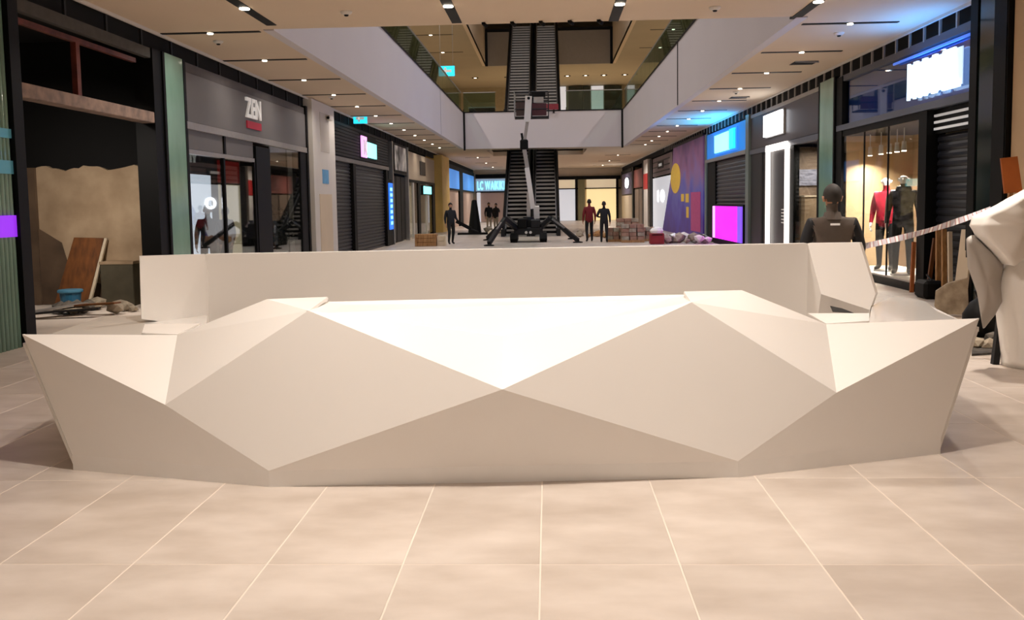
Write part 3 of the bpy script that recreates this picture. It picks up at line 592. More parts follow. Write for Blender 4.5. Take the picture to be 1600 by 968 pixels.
for i in range(6):
    q = px((1347, 1360, 1377, 1390, 1402, 1413)[i], 212, XR+.45)
    l = thing('hanging_spotlight', (q.x, q.y, 2.5), 'small white hanging spotlight in the sports shop window', 'lamp', 'spotlights in the sports shop window')
    MB().tube((q.x, q.y, 2.72), (q.x, q.y, 3.0), .012, n=6).build('stem', WPAINT, l); MB().tube((q.x, q.y, 2.56), (q.x, q.y, 2.74), .05, .04, n=12).build('can', WPAINT, l); MB().tube((q.x, q.y, 2.545), (q.x, q.y, 2.56), .045, n=12).build('bulb', LAMP, l)
    area('bulb_light', (q.x, q.y, 2.53), 40, .09, parent=l, spread=140)
t = sign('lit_sign', 'R', 15.4, 3.4, 'overexposed white-blue glowing word sign above the sports shop shutter')
letters('HUMMEL', 'R', (XR-.04, 16.4, 3.38), 2.02, .62, LAMPB, t, gap=.04)
wbox('backing', 'R', 14.35, 16.42, 3.4, 3.98, -.02, -.005, mat('sign_core', '#e8f4ff', .4, emit='#b8dcff', estr=.9), t)
area('sign_light', (XR-.15, 15.4, 3.9), 34, .5, (.02, .3, 1), (0, math.radians(140), 0), 1.9, parent=t)

pillar('glass_pillar', 'R', 20.45, 21.65, GREENG, 'pale green glass pillar right of the white signed shop', edge=BLACK, z1=4.35)
# white signed shop
t = shop('R', 21.7, 29.0, 'dark shop with a white lit door frame and square white sign')
DG = mat('dark_fascia', '#4a4448', .4, var=.06)
wbox('fascia_panel', 'R', 21.7, 29.0, 3.22, 4.2, .02, .1, DG, t); wbox('transom_beam', 'R', 21.7, 29.0, 3.06, 3.2, -.03, .12, mat('slate_metal', '#6f7480'), t); wbox('head_rail', 'R', 21.7, 29, 4.2, 4.3, 0, .1, LGREY, t)
wbox('wall_panel', 'R', 26.75, 29.0, 0, 3.06, .02, .1, mat('dark_wall', '#211d20', .4, var=.1), t); wbox('wall_slat', 'R', 27.4, 27.6, 0, 3.05, .0, .03, CHAR, t)
wbox('jamb', 'R', 21.7, 21.9, 0, 3.06, 0, .15, BLACK, t); wbox('jamb', 'R', 23.95, 24.3, 0, 3.06, 0, .15, BLACK, t)
wbox('glass_pane', 'R', 21.9, 23.95, .1, 3.05, .03, .05, GLASSC, t); wbox('sill', 'R', 21.9, 23.95, 0, .1, 0, .1, CHAR, t)
for a in ((24.4, 24.56, 0, 3.15), (26.5, 26.68, 0, 3.15), (24.4, 26.68, 3.02, 3.2)): wbox('lit_frame', 'R', *a, -.08, .02, mat('frame_glow', '#ffffff', .4, emit='#fff6ee', estr=1.6), t)
dr = wbox('door', 'R', 24.56, 26.5, 0, 3.02, .03, .08, mat('dark_door', '#2a2328', .35, var=.08), t)
for i in range(5): o = wbox('notice_line', 'R', 24.75, 25.25, 1.35-i*.09, 1.38-i*.09, .02, .03, WLET, dr)
o = wbox('door_handle', 'R', 24.7, 24.76, .9, 1.3, -.01, .03, SILVER, dr)
# inside that window
t = thing('window_display', (XR+1.2, 22.9, 0), 'shop interior display with grey poster and wooden side panel behind glass', 'display')
box('end_panel', XR+.06, 9, 24.0, 24.1, 0, 3.0, mat('dim_display', '#8a7663', .7, col2='#5d4f44', scale=1.5), t)
box('poster', XR+.12, XR+.62, 23.95, 23.99, 2.0, 2.42, mat('grey_poster', '#9a9bab', .5, col2='#5b5c6b', scale=5, stretch=(1, 1, 4)), t)
box('side_panel', XR+.66, XR+.9, 23.9, 23.99, 0, 2.85, ORANGE, t); box('cabinet', XR+.2, XR+.55, 23.6, 23.99, 0, 1.7, PLASTER, t); box('cabinet_top', XR+.18, XR+.57, 23.58, 23.99, 1.7, 1.74, CREAM, t)
area('display_light', (XR+.6, 23.0, 2.9), 60, .3, parent=t)
t = sign('lit_sign', 'R', 25.9, 3.5, 'square white glowing sign on the dark fascia over lit door frame'); wbox('panel', 'R', 24.95, 26.9, 3.47, 4.08, -.1, -.02, LAMPW, t); wbox('backing', 'R', 24.9, 26.95, 3.43, 4.12, -.03, .02, LGREY, t)
pillar('slim_pillar', 'R', 29.0, 29.6, mat('grey_green_metal', '#7d8a86', .3, metal=.3), 'slim grey metal pillar left of the dark white-signed shop', z1=4.35)
# blue shop
t = shop('R', 29.65, 37.3, 'blue lit shop with a black roller shutter and magenta screen')
wbox('fascia_panel', 'R', 29.7, 37.0, 3.28, 4.25, .02, .1, mat('blue_fascia', '#1f7fd6', .4, var=.25, scale=.5, emit='#1d74cc', estr=.7), t); wbox('transom_beam', 'R', 29.65, 37.1, 3.14, 3.27, -.03, .1, LGREY, t)
wbox('jamb', 'R', 36.9, 37.3, 0, 4.3, -.02, .15, mat('grey_green_metal', '#7d8a86'), t); wbox('jamb', 'R', 35.2, 36.9, 0, 3.14, .03, .15, BLACK, t)
shutter('R', 29.7, 35.2, 0, 3.12, .08, SHUT, t, 22)
t = sign('lit_sign', 'R', 33, 3.4, 'cyan glowing sign box on the blue fascia'); wbox('panel', 'R', 32.1, 34.7, 3.42, 4.06, -.1, -.02, CYANL, t); wbox('side_panel', 'R', 31.2, 31.9, 3.42, 4.1, -.1, -.02, CYANE, t); wbox('backing', 'R', 31.0, 34.9, 3.36, 4.14, -.03, .02, BLUEE, t)
area('sign_light', (XR-.25, 33.3, 3.9), 150, .6, (.015, .38, 1), (0, math.radians(140), 0), 4.5, parent=t)
t = thing('led_screen', (XR-.1, 32.3, 0), 'glowing magenta screen standing before the black shutter', 'screen')
wbox('screen', 'R', 30.4, 34.4, .22, 1.42, -.12, -.08, MAGE, t); wbox('violet_edge', 'R', 29.75, 30.4, .22, 1.42, -.12, -.08, mat('violet_screen', '#7a4be0', .4, emit='#7d50e2', estr=1), t); wbox('pale_edge', 'R', 34.4, 34.9, .22, 1.42, -.12, -.08, PINKE, t); wbox('cabinet', 'R', 29.7, 34.95, 0, 1.48, -.08, .06, BLACK, t)
# purple hoarding
t = thing('printed_hoarding', (XR-.1, 43.5, 0), 'tall purple and violet printed hoarding with a yellow oval', 'hoarding')
PUR = bands('purple_print', [(0, '#4a2a80'), (.25, '#4b3a9e'), (.45, '#5d5aa6'), (.6, '#7a5f92'), (.8, '#83557c'), (1, '#5e4068')], 2, 0, 4.4, .5, .2, .9, .9)
yA, yB, yC = 37.4, 46.2, 50.5
MB().prism([Vector((XR-.06, yA, 0)), Vector((XR-.06, yA, 4.32)), Vector((XR-.06, yB, 4.32)), Vector((XR-.06, yB+.5, 3.2)), Vector((XR-.06, yC, .1)), Vector((XR-.06, yC, 0))], Vector((.1, 0, 0))).build('print_panel', PUR, t)
wbox('pink_stripe', 'R', 38.0, 40.5, .3, 2.0, -.075, -.06, mat('pink_print', '#b03f78', .5, var=.2, emit='#b03f78', estr=.2), t)
YP = mat('yellow_print', '#d4ac3c', .5, var=.15, emit='#d4ac3c', estr=.25)
o = MB().prism([Vector((XR-.062, 45.4+1.7*math.cos(a*math.pi/12), 2.75+.75*math.sin(a*math.pi/12))) for a in range(24)], Vector((-.015, 0, 0))).build('yellow_oval', YP, t)
for yy, zz, w_, h_ in ((43.0, 1.6, .9, .35), (41.6, 1.55, .9, .4), (41.5, .85, .7, .5)): wbox('yellow_mark', 'R', yy-w_/2, yy+w_/2, zz, zz+h_, -.075, -.06, YP, t)
wbox('head_rail', 'R', 37.4, 46.4, 4.28, 4.4, -.08, .05, CHAR, t)
# white hoarding bay
t = shop('R', 47.3, 57.5, 'far right bay with grey slatted header and white lit hoarding')
HD = mat('header_mauve', '#8d7b7b', .6, var=.1)
wbox('fascia_panel', 'R', 47.5, 57, 3.1, 4.2, .06, .12, HD, t)
for i in range(3): wbox('fascia_line', 'R', 48.5, 56, 3.3+i*.3, 3.36+i*.3, .04, .06, CHAR, t)
wbox('logo', 'R', 51, 53.4, 3.5, 3.9, .02, .05, BLACK, t); wbox('logo_mark', 'R', 51.5, 52.9, 3.62, 3.78, .01, .02, WLET, t)
wbox('hoarding', 'R', 47.5, 56.2, 0, 3.0, .06, .12, LITW, t); wbox('jamb', 'R', 56.2, 57.5, 0, 4.25, .0, .15, BLACK, t)
letters('IO', 'R', (XR+.04, 53.6, 1.6), 3.0, .65, LAMPW, t, gap=.5)
t = pillar('white_pillar', 'R', 57.6, 60.2, WPAINT, 'distant white pillar with a red band on the right side', z1=4.3, proud=.1); wbox('red_band', 'R', 57.65, 60.15, 2.4, 3.4, -.12, -.1, REDP, t)
t = shop('R', 60.5, 69, 'distant right shop with reddish signboard'); wbox('fascia_panel', 'R', 61.5, 68, 2.6, 3.9, .0, .1, mat('rust_sign', '#8a4a42', .6, var=.25, scale=.8), t); wbox('jamb', 'R', 60.3, 61.4, 0, 4.2, -.05, .1, BLACK, t)
for y0, y1 in ((61.5, 64.5), (64.8, 67.8)): wbox('wall_panel', 'R', y0, y1, 0, 2.5, .05, .1, mat('brownish', '#84705f', .6, var=.2), t)
wbox('jamb', 'R', 68, 69, 0, 4.2, -.05, .1, BLACK, t)
t = shop('R', 69.2, 79.5, 'farthest right shop with a violet panel and a round white sign'); wbox('fascia_panel', 'R', 69.5, 79, 2.2, 3.9, 0, .1, mat('violet_grey', '#6d6585', .6, var=.1), t); wbox('wall_panel', 'R', 69.5, 79, 0, 2.1, 0, .1, CREAM, t); wbox('head_rail', 'R', 69.5, 79, 3.95, 4.2, -.05, .05, BLACK, t)
t = sign('lit_sign', 'R', 72.8, 2.6, 'round white glowing sign on the farthest right shop'); MB().prism([Vector((XR-.05, 73.2+1.5*math.cos(a*math.pi/10), 3.1+.42*math.sin(a*math.pi/10))) for a in range(20)], Vector((-.05, 0, 0))).build('disc', LAMPW, t)
MB().prism([Vector((XR-.02, 73.2+1.7*math.cos(a*math.pi/10), 3.1+.47*math.sin(a*math.pi/10))) for a in range(20)], Vector((-.03, 0, 0))).build('rim', CHAR, t)

# ================================================================== ESCALATORS
STEPM = mat('escalator_step', '#b3aca4', .5, metal=.15, var=.1); TREAD = mat('escalator_tread', '#0f0f0f', .7, var=.1, spec=.2)
def escalator(cx, y0, z0, rise, slope, width, label):
    t = thing('escalator', (cx, y0, z0), label, 'escalator', 'escalators at the end of the hall')
    run = rise/slope; n = int(rise/.21); st = rise/n; sr = run/n; w = width/2-.2
    first = None; rf = None
    for i in range(n):
        if first is None:
            first = MB().box(cx-w, cx+w, y0, y0+sr+.02, z0-.05, z0+st*.5).build('step', TREAD, t)
            rf = box('riser_edge', cx-w+.02, cx+w-.02, y0-.012, y0+.0, z0+st*.5-.1, z0+st*.5+.004, STEPM, first)
        else:
            o = first.copy(); COL.objects.link(o); o.location = (0, i*sr, i*st); r = rf.copy(); COL.objects.link(r); r.parent = o
    for s in (-1, 1):
        x = cx+s*(width/2-.1); e = Vector((0, run, rise))
        MB().prism([Vector((x-.09, y0-1.1, z0-.05)), Vector((x-.09, y0-1.1, z0+.35)), Vector((x-.09, y0, z0+.35)), Vector((x-.09, y0+run, z0+rise+.35)), Vector((x-.09, y0+run, z0+rise-.55)), Vector((x-.09, y0+.9, z0-.05))], Vector((.18, 0, 0))).build('skirt', CHAR, t)
        MB().prism([Vector((x-.012, y0-1.0, z0+.35)), Vector((x-.012, y0-1.0, z0+.85)), Vector((x-.012, y0, z0+.9)), Vector((x-.012, y0+run, z0+rise+.9)), Vector((x-.012, y0+run, z0+rise+.35)), Vector((x-.012, y0, z0+.35))], Vector((.024, 0, 0))).build('glass_balustrade', GLASSD, t)
        h = MB(); P = [Vector((x, y0-1.05, z0+.45)), Vector((x, y0-1.15, z0+.65)), Vector((x, y0-1.0, z0+.88)), Vector((x, y0, z0+.94)), Vector((x, y0+run, z0+rise+.94))]
        for a, b in zip(P, P[1:]): h.tube(a, b, .045, n=8)
        h.build('handrail', BLACK, t)
        MB().bar((x+s*-.1, y0, z0+.37), (x+s*-.1, y0+run, z0+rise+.37), .04, .03).build('inner_rail', SILVER, t)
    MB().box(cx-width/2, cx+width/2, y0-1.2, y0, z0-.04, z0+.012).build('landing_plate', LGREY, t)
    MB().prism([Vector((cx-width/2, y0+.3, z0-.15)), Vector((cx-width/2, y0+run, z0+rise-.15)), Vector((cx-width/2, y0+run, z0+rise-.6)), Vector((cx-width/2, y0+1.2, z0-.15))], Vector((width, 0, 0))).build('truss', BLACK, t)
    return t
EX = -.87
escalator(EX-.74, 45.0, 0, 5.8, .6, 1.46, 'left ground floor escalator with dark steps behind the lifting machine')
escalator(EX+.74, 45.0, 0, 5.8, .6, 1.46, 'right ground floor escalator with dark steps behind the lifting machine')
escalator(EX-.74, 50.0, UF, 7.6, .7, 1.6, 'left upper escalator rising from the second storey')
escalator(EX+.86, 50.0, UF, 7.6, .7, 1.6, 'right upper escalator rising from the second storey')

# glass balustrades on the void edge
def balustrade(pts, label, step=1.6, z=VZ+.06, h=1.0):
    a, b = Vector(pts[0]), Vector(pts[1]); t = thing('glass_balustrade', (a+b)/2, label, 'balustrade'); ln = (b-a).length; n = max(1, int(ln/step)); d = (b-a)/n; nrm = Vector((-d.y, d.x, 0)).normalized()*.012
    for i in range(n):
        p, q = a+d*(i+.01), a+d*(i+.99)
        MB().prism([Vector((p.x, p.y, z)), Vector((q.x, q.y, z)), Vector((q.x, q.y, z+h)), Vector((p.x, p.y, z+h))], nrm).build('glass_pane', GLASSB, t)
        MB().box(p.x-.02, p.x+.02, p.y-.03, p.y+.03, z, z+.14).build('clamp', BLACK, t)
    MB().bar(Vector((a.x, a.y, z+h+.02)), Vector((b.x, b.y, z+h+.02)), .05, .04).build('handrail', LGREY, t)
balustrade([(VL-.1, VY0, VZ), (VL-.1, VY1, VZ)], 'green tinted glass balustrade along the left edge of the void')
balustrade([(VR+.1, VY0, VZ), (VR+.1, VY1, VZ)], 'green tinted glass balustrade along the right edge of the void')
balustrade([(VL, VY1+.1, VZ), (-2.75, VY1+.1, VZ)], 'short glass balustrade left of the upper escalators')
balustrade([(1.0, VY1+.1, VZ), (VR, VY1+.1, VZ)], 'short glass balustrade right of the upper escalators')
# upper storey shop windows seen over the balustrade
t = thing('shopfront', (3, 75.7, UF), 'upper storey shop with dark green and white windows', 'shopfront')
for i, (x0, x1, m) in enumerate(((1.0, 1.6, LITW), (1.8, 3.0, DGREENG), (3.05, 3.6, DGREENG), (3.7, 4.7, LITW), (4.8, 6.2, DGREENG))): box('window_panel', x0, x1, 75.6, 75.8, 9.2, 11.2, m, t)
box('sill', .8, 6.4, 75.4, 75.8, 9.05, 9.2, BLACK, t); box('wall_panel', .8, 6.4, 75.7, 75.9, UF, 9.05, mat('olive_wall', '#a39a6c', .7, var=.1), t)
box('post', 4.4, 4.6, 75.3, 75.5, UF, 9.1, BLACK, t)
t = thing('upper_counter', (-3.3, 50.4, UF), 'dark low counter on the upper storey left of the escalators', 'counter'); box('body', -4.3, -2.9, 50, 50.6, UF, 6.9, BLACK, t); box('top', -4.35, -2.85, 49.95, 50.65, 6.9, 6.96, LGREY, t)

# ================================================================== EXIT SIGNS, DETECTORS, HATCHES
def exit_sign(p, w, h, label, z=ZC):
    t = thing('exit_sign', p, label, 'sign'); box('panel', p.x-w/2, p.x+w/2, p.y-.04, p.y+.04, p.z-h/2, p.z+h/2, CYANE, t); box('arrow', p.x-w*.3, p.x+w*.3, p.y-.05, p.y-.04, p.z-h*.12, p.z+h*.12, WLET, t); box('figure', p.x-w*.15, p.x-w*.02, p.y-.05, p.y-.04, p.z-h*.34, p.z+h*.34, WLET, t)
    for s in (-1, 1): MB().tube((p.x+s*w*.4, p.y, p.z+h/2), (p.x+s*w*.4, p.y, z), .012, n=6).build('hanger', SILVER, t)
exit_sign(py(563, 185, 30), .45, .33, 'cyan lit hanging exit sign near the shuttered shop')
exit_sign(py(1129, 170, 31), .3, .22, 'small blue lit hanging exit sign over the right walkway')
exit_sign(py(698, 111, 46), .8, .5, 'blue lit exit sign high on the upper storey', Z3)
def detector(p, label, r=.09):
    t = thing('smoke_detector', p, label, 'detector', 'ceiling detectors'); MB().lathe((p.x, p.y, p.z-.05), [(r*.4, 0), (r*.75, .012), (r, .035), (r, .05)], 16).build('cover', WPAINT, t); MB().lathe((p.x, p.y, p.z-.07), [(r*.3, 0), (r*.42, .02)], 10).build('sensor', BLACK, t)
for x, y, lb in ((341, 64, 'round smoke detector beside the nearest left crosswise ceiling slot'), (518, 151, 'round smoke detector above the white pillar on the left'), (541, 18, 'round detector on the plain ceiling left of the void front'),
                 (1311, 51, 'round smoke detector on the blue lit ceiling at right'), (1150, 143, 'round smoke detector near the dark hatch in the right ceiling'), (1117, 11, 'round detector on the plain ceiling right of the void front')): detector(pz(x, y, ZC), lb)
for x, y, w, nm in ((1256, 98, .5, 'nearer'), (1155, 152, .5, 'farther')):
    p = pz(x, y, ZC); t = thing('ceiling_hatch', p, 'dark open access hatch in the right ceiling strip, the %s one' % nm, 'hatch', 'open ceiling hatches'); box('opening', p.x-w/2, p.x+w/2, p.y-w/2, p.y+w/2, ZC-.008, ZC+.02, DARK, t); MB().bar((p.x-w/2, p.y-w/2, ZC-.01), (p.x+w/2, p.y-w/2, ZC-.03), .03, .02).build('flap_edge', LGREY, t)
for i in range(5):
    p = pz(757+i*44, 39.5, ZC); t = thing('edge_spotlight', (p.x, VY0-.15, ZC-.06), 'small black spotlight under the ceiling edge of the void', 'lamp', 'spotlights on the void edge')
    MB().tube((p.x, VY0-.12, ZC-.02), (p.x+.05, VY0-.2, ZC-.07), .03, n=10).build('can', BLACK, t); box('mount', p.x-.03, p.x+.03, VY0-.15, VY0-.09, ZC-.02, ZC, BLACK, t)

# ================================================================== PEOPLE
def person(name, loc, rz, label, cat, mats, h=1.75, pose=None, group=None, hairm=None, extra=None):
    """figure facing local -Y; one skinned body, hair and small pieces as children"""
    P = dict(pel=(0, 0, .96), sp=(0, 0, 1.12), ch=(0, -.005, 1.32), nk0=(0, .01, 1.455), nk=(0, 0, 1.53), h1=(0, -.015, 1.60), h2=(0, -.005, 1.665), h3=(0, .005, 1.72))
    for s, k in ((-1, 'l'), (1, 'r')):
        P.update({'hp'+k: (s*.095, 0, .90), 'kn'+k: (s*.11, -.015, .50), 'an'+k: (s*.115, .015, .10), 'he'+k: (s*.118, -.02, .05), 'to'+k: (s*.135, -.16, .035),
                  'sh'+k: (s*.185, .01, 1.41), 'el'+k: (s*.25, .03, 1.12), 'wr'+k: (s*.26, -.05, .88), 'hd'+k: (s*.26, -.075, .80)})
    if pose: P.update(pose)
    bulk = 1.16
    Rr = dict(pel=(.155, .115), sp=(.145, .105), ch=(.165, .115), nk0=(.085, .075), nk=(.052, .055), h1=(.064, .08), h2=(.075, .095), h3=(.062, .078))
    for k in 'lr': Rr.update({'hp'+k: (.088, .09), 'kn'+k: (.062, .062), 'an'+k: (.045, .048), 'he'+k: (.04, .05), 'to'+k: (.038, .026), 'sh'+k: (.065, .065), 'el'+k: (.05, .05), 'wr'+k: (.032, .034), 'hd'+k: (.04, .022)})
    for k_ in Rr:
        if k_[:2] in ('sh', 'el', 'hp', 'kn', 'ch', 'sp', 'pe'): Rr[k_] = tuple(v*bulk for v in Rr[k_])
    E_ = [('pel', 'sp', 0), ('sp', 'ch', 0), ('ch', 'nk0', 0), ('nk0', 'nk', 2), ('nk', 'h1', 2), ('h1', 'h2', 2), ('h2', 'h3', 2)]
    for k in 'lr': E_ += [('pel', 'hp'+k, 1), ('hp'+k, 'kn'+k, 1), ('kn'+k, 'an'+k, 1), ('an'+k, 'he'+k, 3), ('he'+k, 'to'+k, 3), ('ch', 'sh'+k, 0), ('sh'+k, 'el'+k, 4), ('el'+k, 'wr'+k, 4), ('wr'+k, 'hd'+k, 2)]
    def skin(P, E_, Rr, root, sub):
        ks = list(P); me = bpy.data.meshes.new('tmp'); me.from_pydata([P[k] for k in ks], [(ks.index(a), ks.index(b)) for a, b, _ in E_], [])
        o = bpy.data.objects.new('tmp', me); COL.objects.link(o); o.modifiers.new('s', 'SKIN'); 
        if not me.skin_vertices: bpy.context.view_layer.objects.active = o
        for i, k in enumerate(ks):
            me.skin_vertices[0].data[i].radius = Rr[k]; me.skin_vertices[0].data[i].use_root = (k == root)
        m = o.modifiers.new('u', 'SUBSURF'); m.levels = sub; m.render_levels = sub
        dg = bpy.context.evaluated_depsgraph_get(); r = bpy.data.meshes.new_from_object(o.evaluated_get(dg)); bpy.data.objects.remove(o); return r
    body = skin(P, E_, Rr, 'pel', 2)
    segs = [(Vector(P[a]), Vector(P[b]), tg) for a, b, tg in E_]
    vs = [v.co.copy() for v in body.vertices]; fs = []; mi = []
    for p in body.polygons:
        c0 = p.center; best = (9, 0)
        for a, b, tg in segs:
            ab = b-a; u_ = max(0, min(1, (c0-a).dot(ab)/ab.length_squared)); d = (c0-(a+ab*u_)).length
            d -= .085 if tg == 0 else 0
            if d < best[0]: best = (d, tg)
        tg = best[1]
        if tg == 1 and c0.z > P['hpl'][2]+.0: tg = 0
        if tg == 2 and c0.z < 1.5 and c0.z > 1.2: tg = 0
        if tg == 0 and abs(c0.x) > .2 and c0.z > 1.0: tg = 4
        fs.append(tuple(p.vertices)); mi.append(tg)
    bpy.data.meshes.remove(body)
    for k, s in (('l', -1), ('r', 1)):                # hands: palm and five bent fingers
        w, hd = Vector(P['wr'+k]), Vector(P['hd'+k]); ax = (hd-w).normalized(); sd = Vector((0, -1, 0)) if abs(ax.y) < .8 else Vector((1, 0, 0)); sd = (sd-ax*sd.dot(ax)).normalized(); cu = ax.cross(sd)*(-s)
        if cu.x*s > 0: cu = -cu
        for j in range(5):
            if j < 4: b0 = hd+sd*(.03-.02*j)+ax*.01; ln = (.068, .078, .072, .056)[j]; b1 = b0+ax*ln*.55+cu*.008; b2 = b1+ax*ln*.42+cu*.025
            else: b0 = hd+sd*.03-ax*.03; b1 = b0+sd*.028+ax*.025+cu*.01; b2 = b1+ax*.032+cu*.012
            mb = MB().tube(b0, b1, .0105, .0095, 6).tube(b1, b2, .0095, .007, 6); o_ = len(vs); vs += [Vector(v) for v in mb.v]; fs += [tuple(i+o_ for i in f) for f in mb.f]; mi += [2]*len(mb.f)
    # nose and ears
    hz = P['h2'][2]; hx, hy = P['h2'][0], P['h2'][1]
    for mb in (MB().tube((hx, hy-.098, hz-.005), (hx, hy-.118, hz-.035), .008, .014, 6), MB().tube((hx-.078, hy+.01, hz-.045), (hx-.084, hy+.015, hz+.01), .014, .02, 8), MB().tube((hx+.078, hy+.01, hz-.045), (hx+.084, hy+.015, hz+.01), .014, .02, 8)):
        o_ = len(vs); vs += [Vector(v) for v in mb.v]; fs += [tuple(i+o_ for i in f) for f in mb.f]; mi += [2]*len(mb.f)
    sc = h/1.80
    t = thing(name, loc, label, cat, group, rz); t.scale = (sc, sc, sc)
    me = bpy.data.meshes.new('body'); me.from_pydata(vs, [], fs)
    for m in mats: me.materials.append(m)
    for p, i in zip(me.polygons, mi): p.material_index = i; p.use_smooth = True
    link(bpy.data.objects.new('body', me), t, True)
    if hairm:
        bm = bmesh.new(); bmesh.ops.create_uvsphere(bm, u_segments=20, v_segments=12, radius=1)
        for v in list(bm.verts):
            if v.co.z < -.35-.55*max(0, v.co.y) or (v.co.y < -.55 and v.co.z < .45): bm.verts.remove(v)
        for v in bm.verts: v.co = Vector((hx+v.co.x*.09, hy+.014+v.co.y*.106, hz+.012+v.co.z*.122))
        hm = bpy.data.meshes.new('hair'); bm.to_mesh(hm); bm.free(); hm.materials.append(hairm)
        for p in hm.polygons: p.use_smooth = True
        link(bpy.data.objects.new('hair', hm), t, True)
    if extra: extra(t)
    return t
SKIN = mat('skin', '#b98a6c', .55, var=.06); HAIR = mat('hair_dark', '#1a1512', .6, var=.2); HAIRG = mat('hair_cropped', '#2c2724', .7, var=.3)
NAVY = mat('cloth_navy', '#14161c', .8, var=.2); JEAN = mat('cloth_black', '#101114', .8, var=.2); SHOE = mat('shoe_black', '#0c0c0c', .5)
REDJ = mat('cloth_darkred', '#7c1519', .7, var=.2); BEIGT = mat('cloth_beige', '#b7aa93', .8, var=.1); VEST = mat('vest_grey', '#5d534c', .8, var=.12, scale=14)
PI = math.pi
# man in the vest behind the kiosk, seen from the back
def logo(t):
    MB().box(-.045, .045, .118, .130, 1.385, 1.405).build('vest_logo', WLET, t, local=True)
    MB().tube((0, .01, 1.44), (0, .008, 1.515), .1, .075, 16).build('vest_collar', VEST, t, local=True)
fat = {'ell': (-.28, .03, 1.14), 'elr': (.28, .03, 1.14), 'wrl': (-.24, -.17, .98), 'wrr': (.24, -.17, .98), 'hdl': (-.2, -.24, .97), 'hdr': (.2, -.24, .97), 'shl': (-.205, .01, 1.40), 'shr': (.205, .01, 1.40)}
q = py(1300, 340, 9.2)
person('person', (q.x, q.y, 0), PI-.05, 'man in a grey vest with dark sleeves, seen from behind beside the kiosk', 'person', [VEST, JEAN, SKIN, SHOE, NAVY], 1.82, fat, hairm=HAIRG, extra=logo)
walk = {'knl': (-.11, -.1, .5), 'anl': (-.115, -.02, .1), 'hel': (-.118, -.06, .05), 'tol': (-.135, -.2, .035), 'anr': (.115, .12, .1), 'her': (.118, .09, .05), 'tor': (.135, -.05, .035)}
q = pz(705, 381, 0); person('person', (q.x, q.y, 0), .5, 'worker in dark clothes standing by the yellow pillar holding a tool', 'person', [NAVY, JEAN, SKIN, SHOE, NAVY], 1.72, dict(walk, wrr=(.28, -.2, .98), hdr=(.28, -.27, .95)), hairm=HAIR)
tq = q
q = pz(921, 377, 0); person('person', (q.x, q.y, 0), PI+.15, 'person in a dark red jacket, left of a companion in black', 'person', [REDJ, JEAN, SKIN, SHOE, REDJ], 1.78, walk, hairm=HAIR)
q = pz(944, 378.5, 0); person('person', (q.x, q.y, 0), PI-.1, 'person in black, right of the companion in dark red jacket', 'person', [NAVY, JEAN, SKIN, SHOE, NAVY], 1.68, dict(elr=(.3, .02, 1.14), wrr=(.2, -.2, 1.1), hdr=(.15, -.27, 1.12)), hairm=HAIR)
q = py(764, 340, 55); person('person', (q.x, q.y, 0), .4, 'distant person in dark top and pale trousers, left of the pair by the escalator', 'person', [NAVY, BEIGT, SKIN, SHOE, NAVY], 1.72, None, hairm=HAIR)
q = py(775, 340, 54); person('person', (q.x, q.y, 0), -.6, 'distant person in dark top reaching an arm out, right of the pair', 'person', [NAVY, BEIGT, SKIN, SHOE, NAVY], 1.66, dict(elr=(.36, -.1, 1.28), wrr=(.5, -.28, 1.22), hdr=(.56, -.34, 1.2)), hairm=HAIR)
q = px(325, 350, -7.4); person('person', (q.x, q.y, 0), .3, 'dark figure imitating a reflected person in the shop glass before the white panel', 'person', [NAVY, JEAN, SKIN, SHOE, NAVY], 1.75, None, hairm=HAIR)  # solid figure put in for the reflection of someone in the hall
q = px(352, 350, -7.6); person('person', (q.x, q.y, 0), -.4, 'dark brown figure imitating a reflected person in the shop glass under the red header', 'person', [mat('cloth_brown', '#2a1a14', .8), JEAN, SKIN, SHOE, mat('cloth_brown', '#2a1a14')], 1.7, None, hairm=HAIR)  # second solid figure put in for a reflection
# tool carried by the worker
t = thing('hand_tool', (tq.x+.45, tq.y-.1, .75), 'dark power tool held by the worker near the yellow pillar', 'tool'); MB().bar((tq.x+.25, tq.y-.25, .95), (tq.x+.85, tq.y-.2, .62), .12, .14).build('body', BLACK, t); MB().bar((tq.x+.85, tq.y-.2, .62), (tq.x+1.15, tq.y-.2, .5), .05, .05).build('bit', CHAR, t)
# mannequins
MSK = mat('mannequin_white', '#e4ded6', .25, var=.03); PUFFR = mat('red_jacket', '#b01f38', .45, var=.3, scale=9, bump=.6); PUFFK = mat('black_shiny_jacket', '#17171b', .25, col2='#4a4a52', scale=10, bump=.6)
def mbase(t): MB().lathe((0, 0, 0), [(.2, -.02), (.2, 0), (.19, .01)], 20).build('stand_base', SILVER, t, local=True)
def mbelt(t): mbase(t); MB().tube((0, 0, .93), (0, 0, 1.0), .165, .16, 16).build('jacket_hem', PUFFR, t, local=True)
def mhood(t):
    mbase(t); MB().lathe((0, .02, 1.44), [(.12, 0), (.14, .04), (.12, .09), (.09, .1)], 16).build('hood', PUFFK, t, local=True)
    for s in (-1, 1): MB().bar((s*.3, -.03, .9), (s*.28, .0, 1.35), .012, .02).build('sleeve_stripe', WPAINT, t, local=True)
q = px(1384, 350, XR+.4); person('mannequin', (q.x, q.y, .19), -.7, 'white headed mannequin in a red puffer jacket in the sports shop window', 'mannequin', [PUFFR, JEAN, MSK, SHOE, PUFFR], 1.95, None, extra=mbelt)
q = px(1411, 350, XR+.35); person('mannequin', (q.x, q.y, .19), -.5, 'white headed mannequin in a shiny black jacket in the sports shop window', 'mannequin', [PUFFK, JEAN, MSK, SHOE, PUFFK], 1.97, None, extra=mhood)

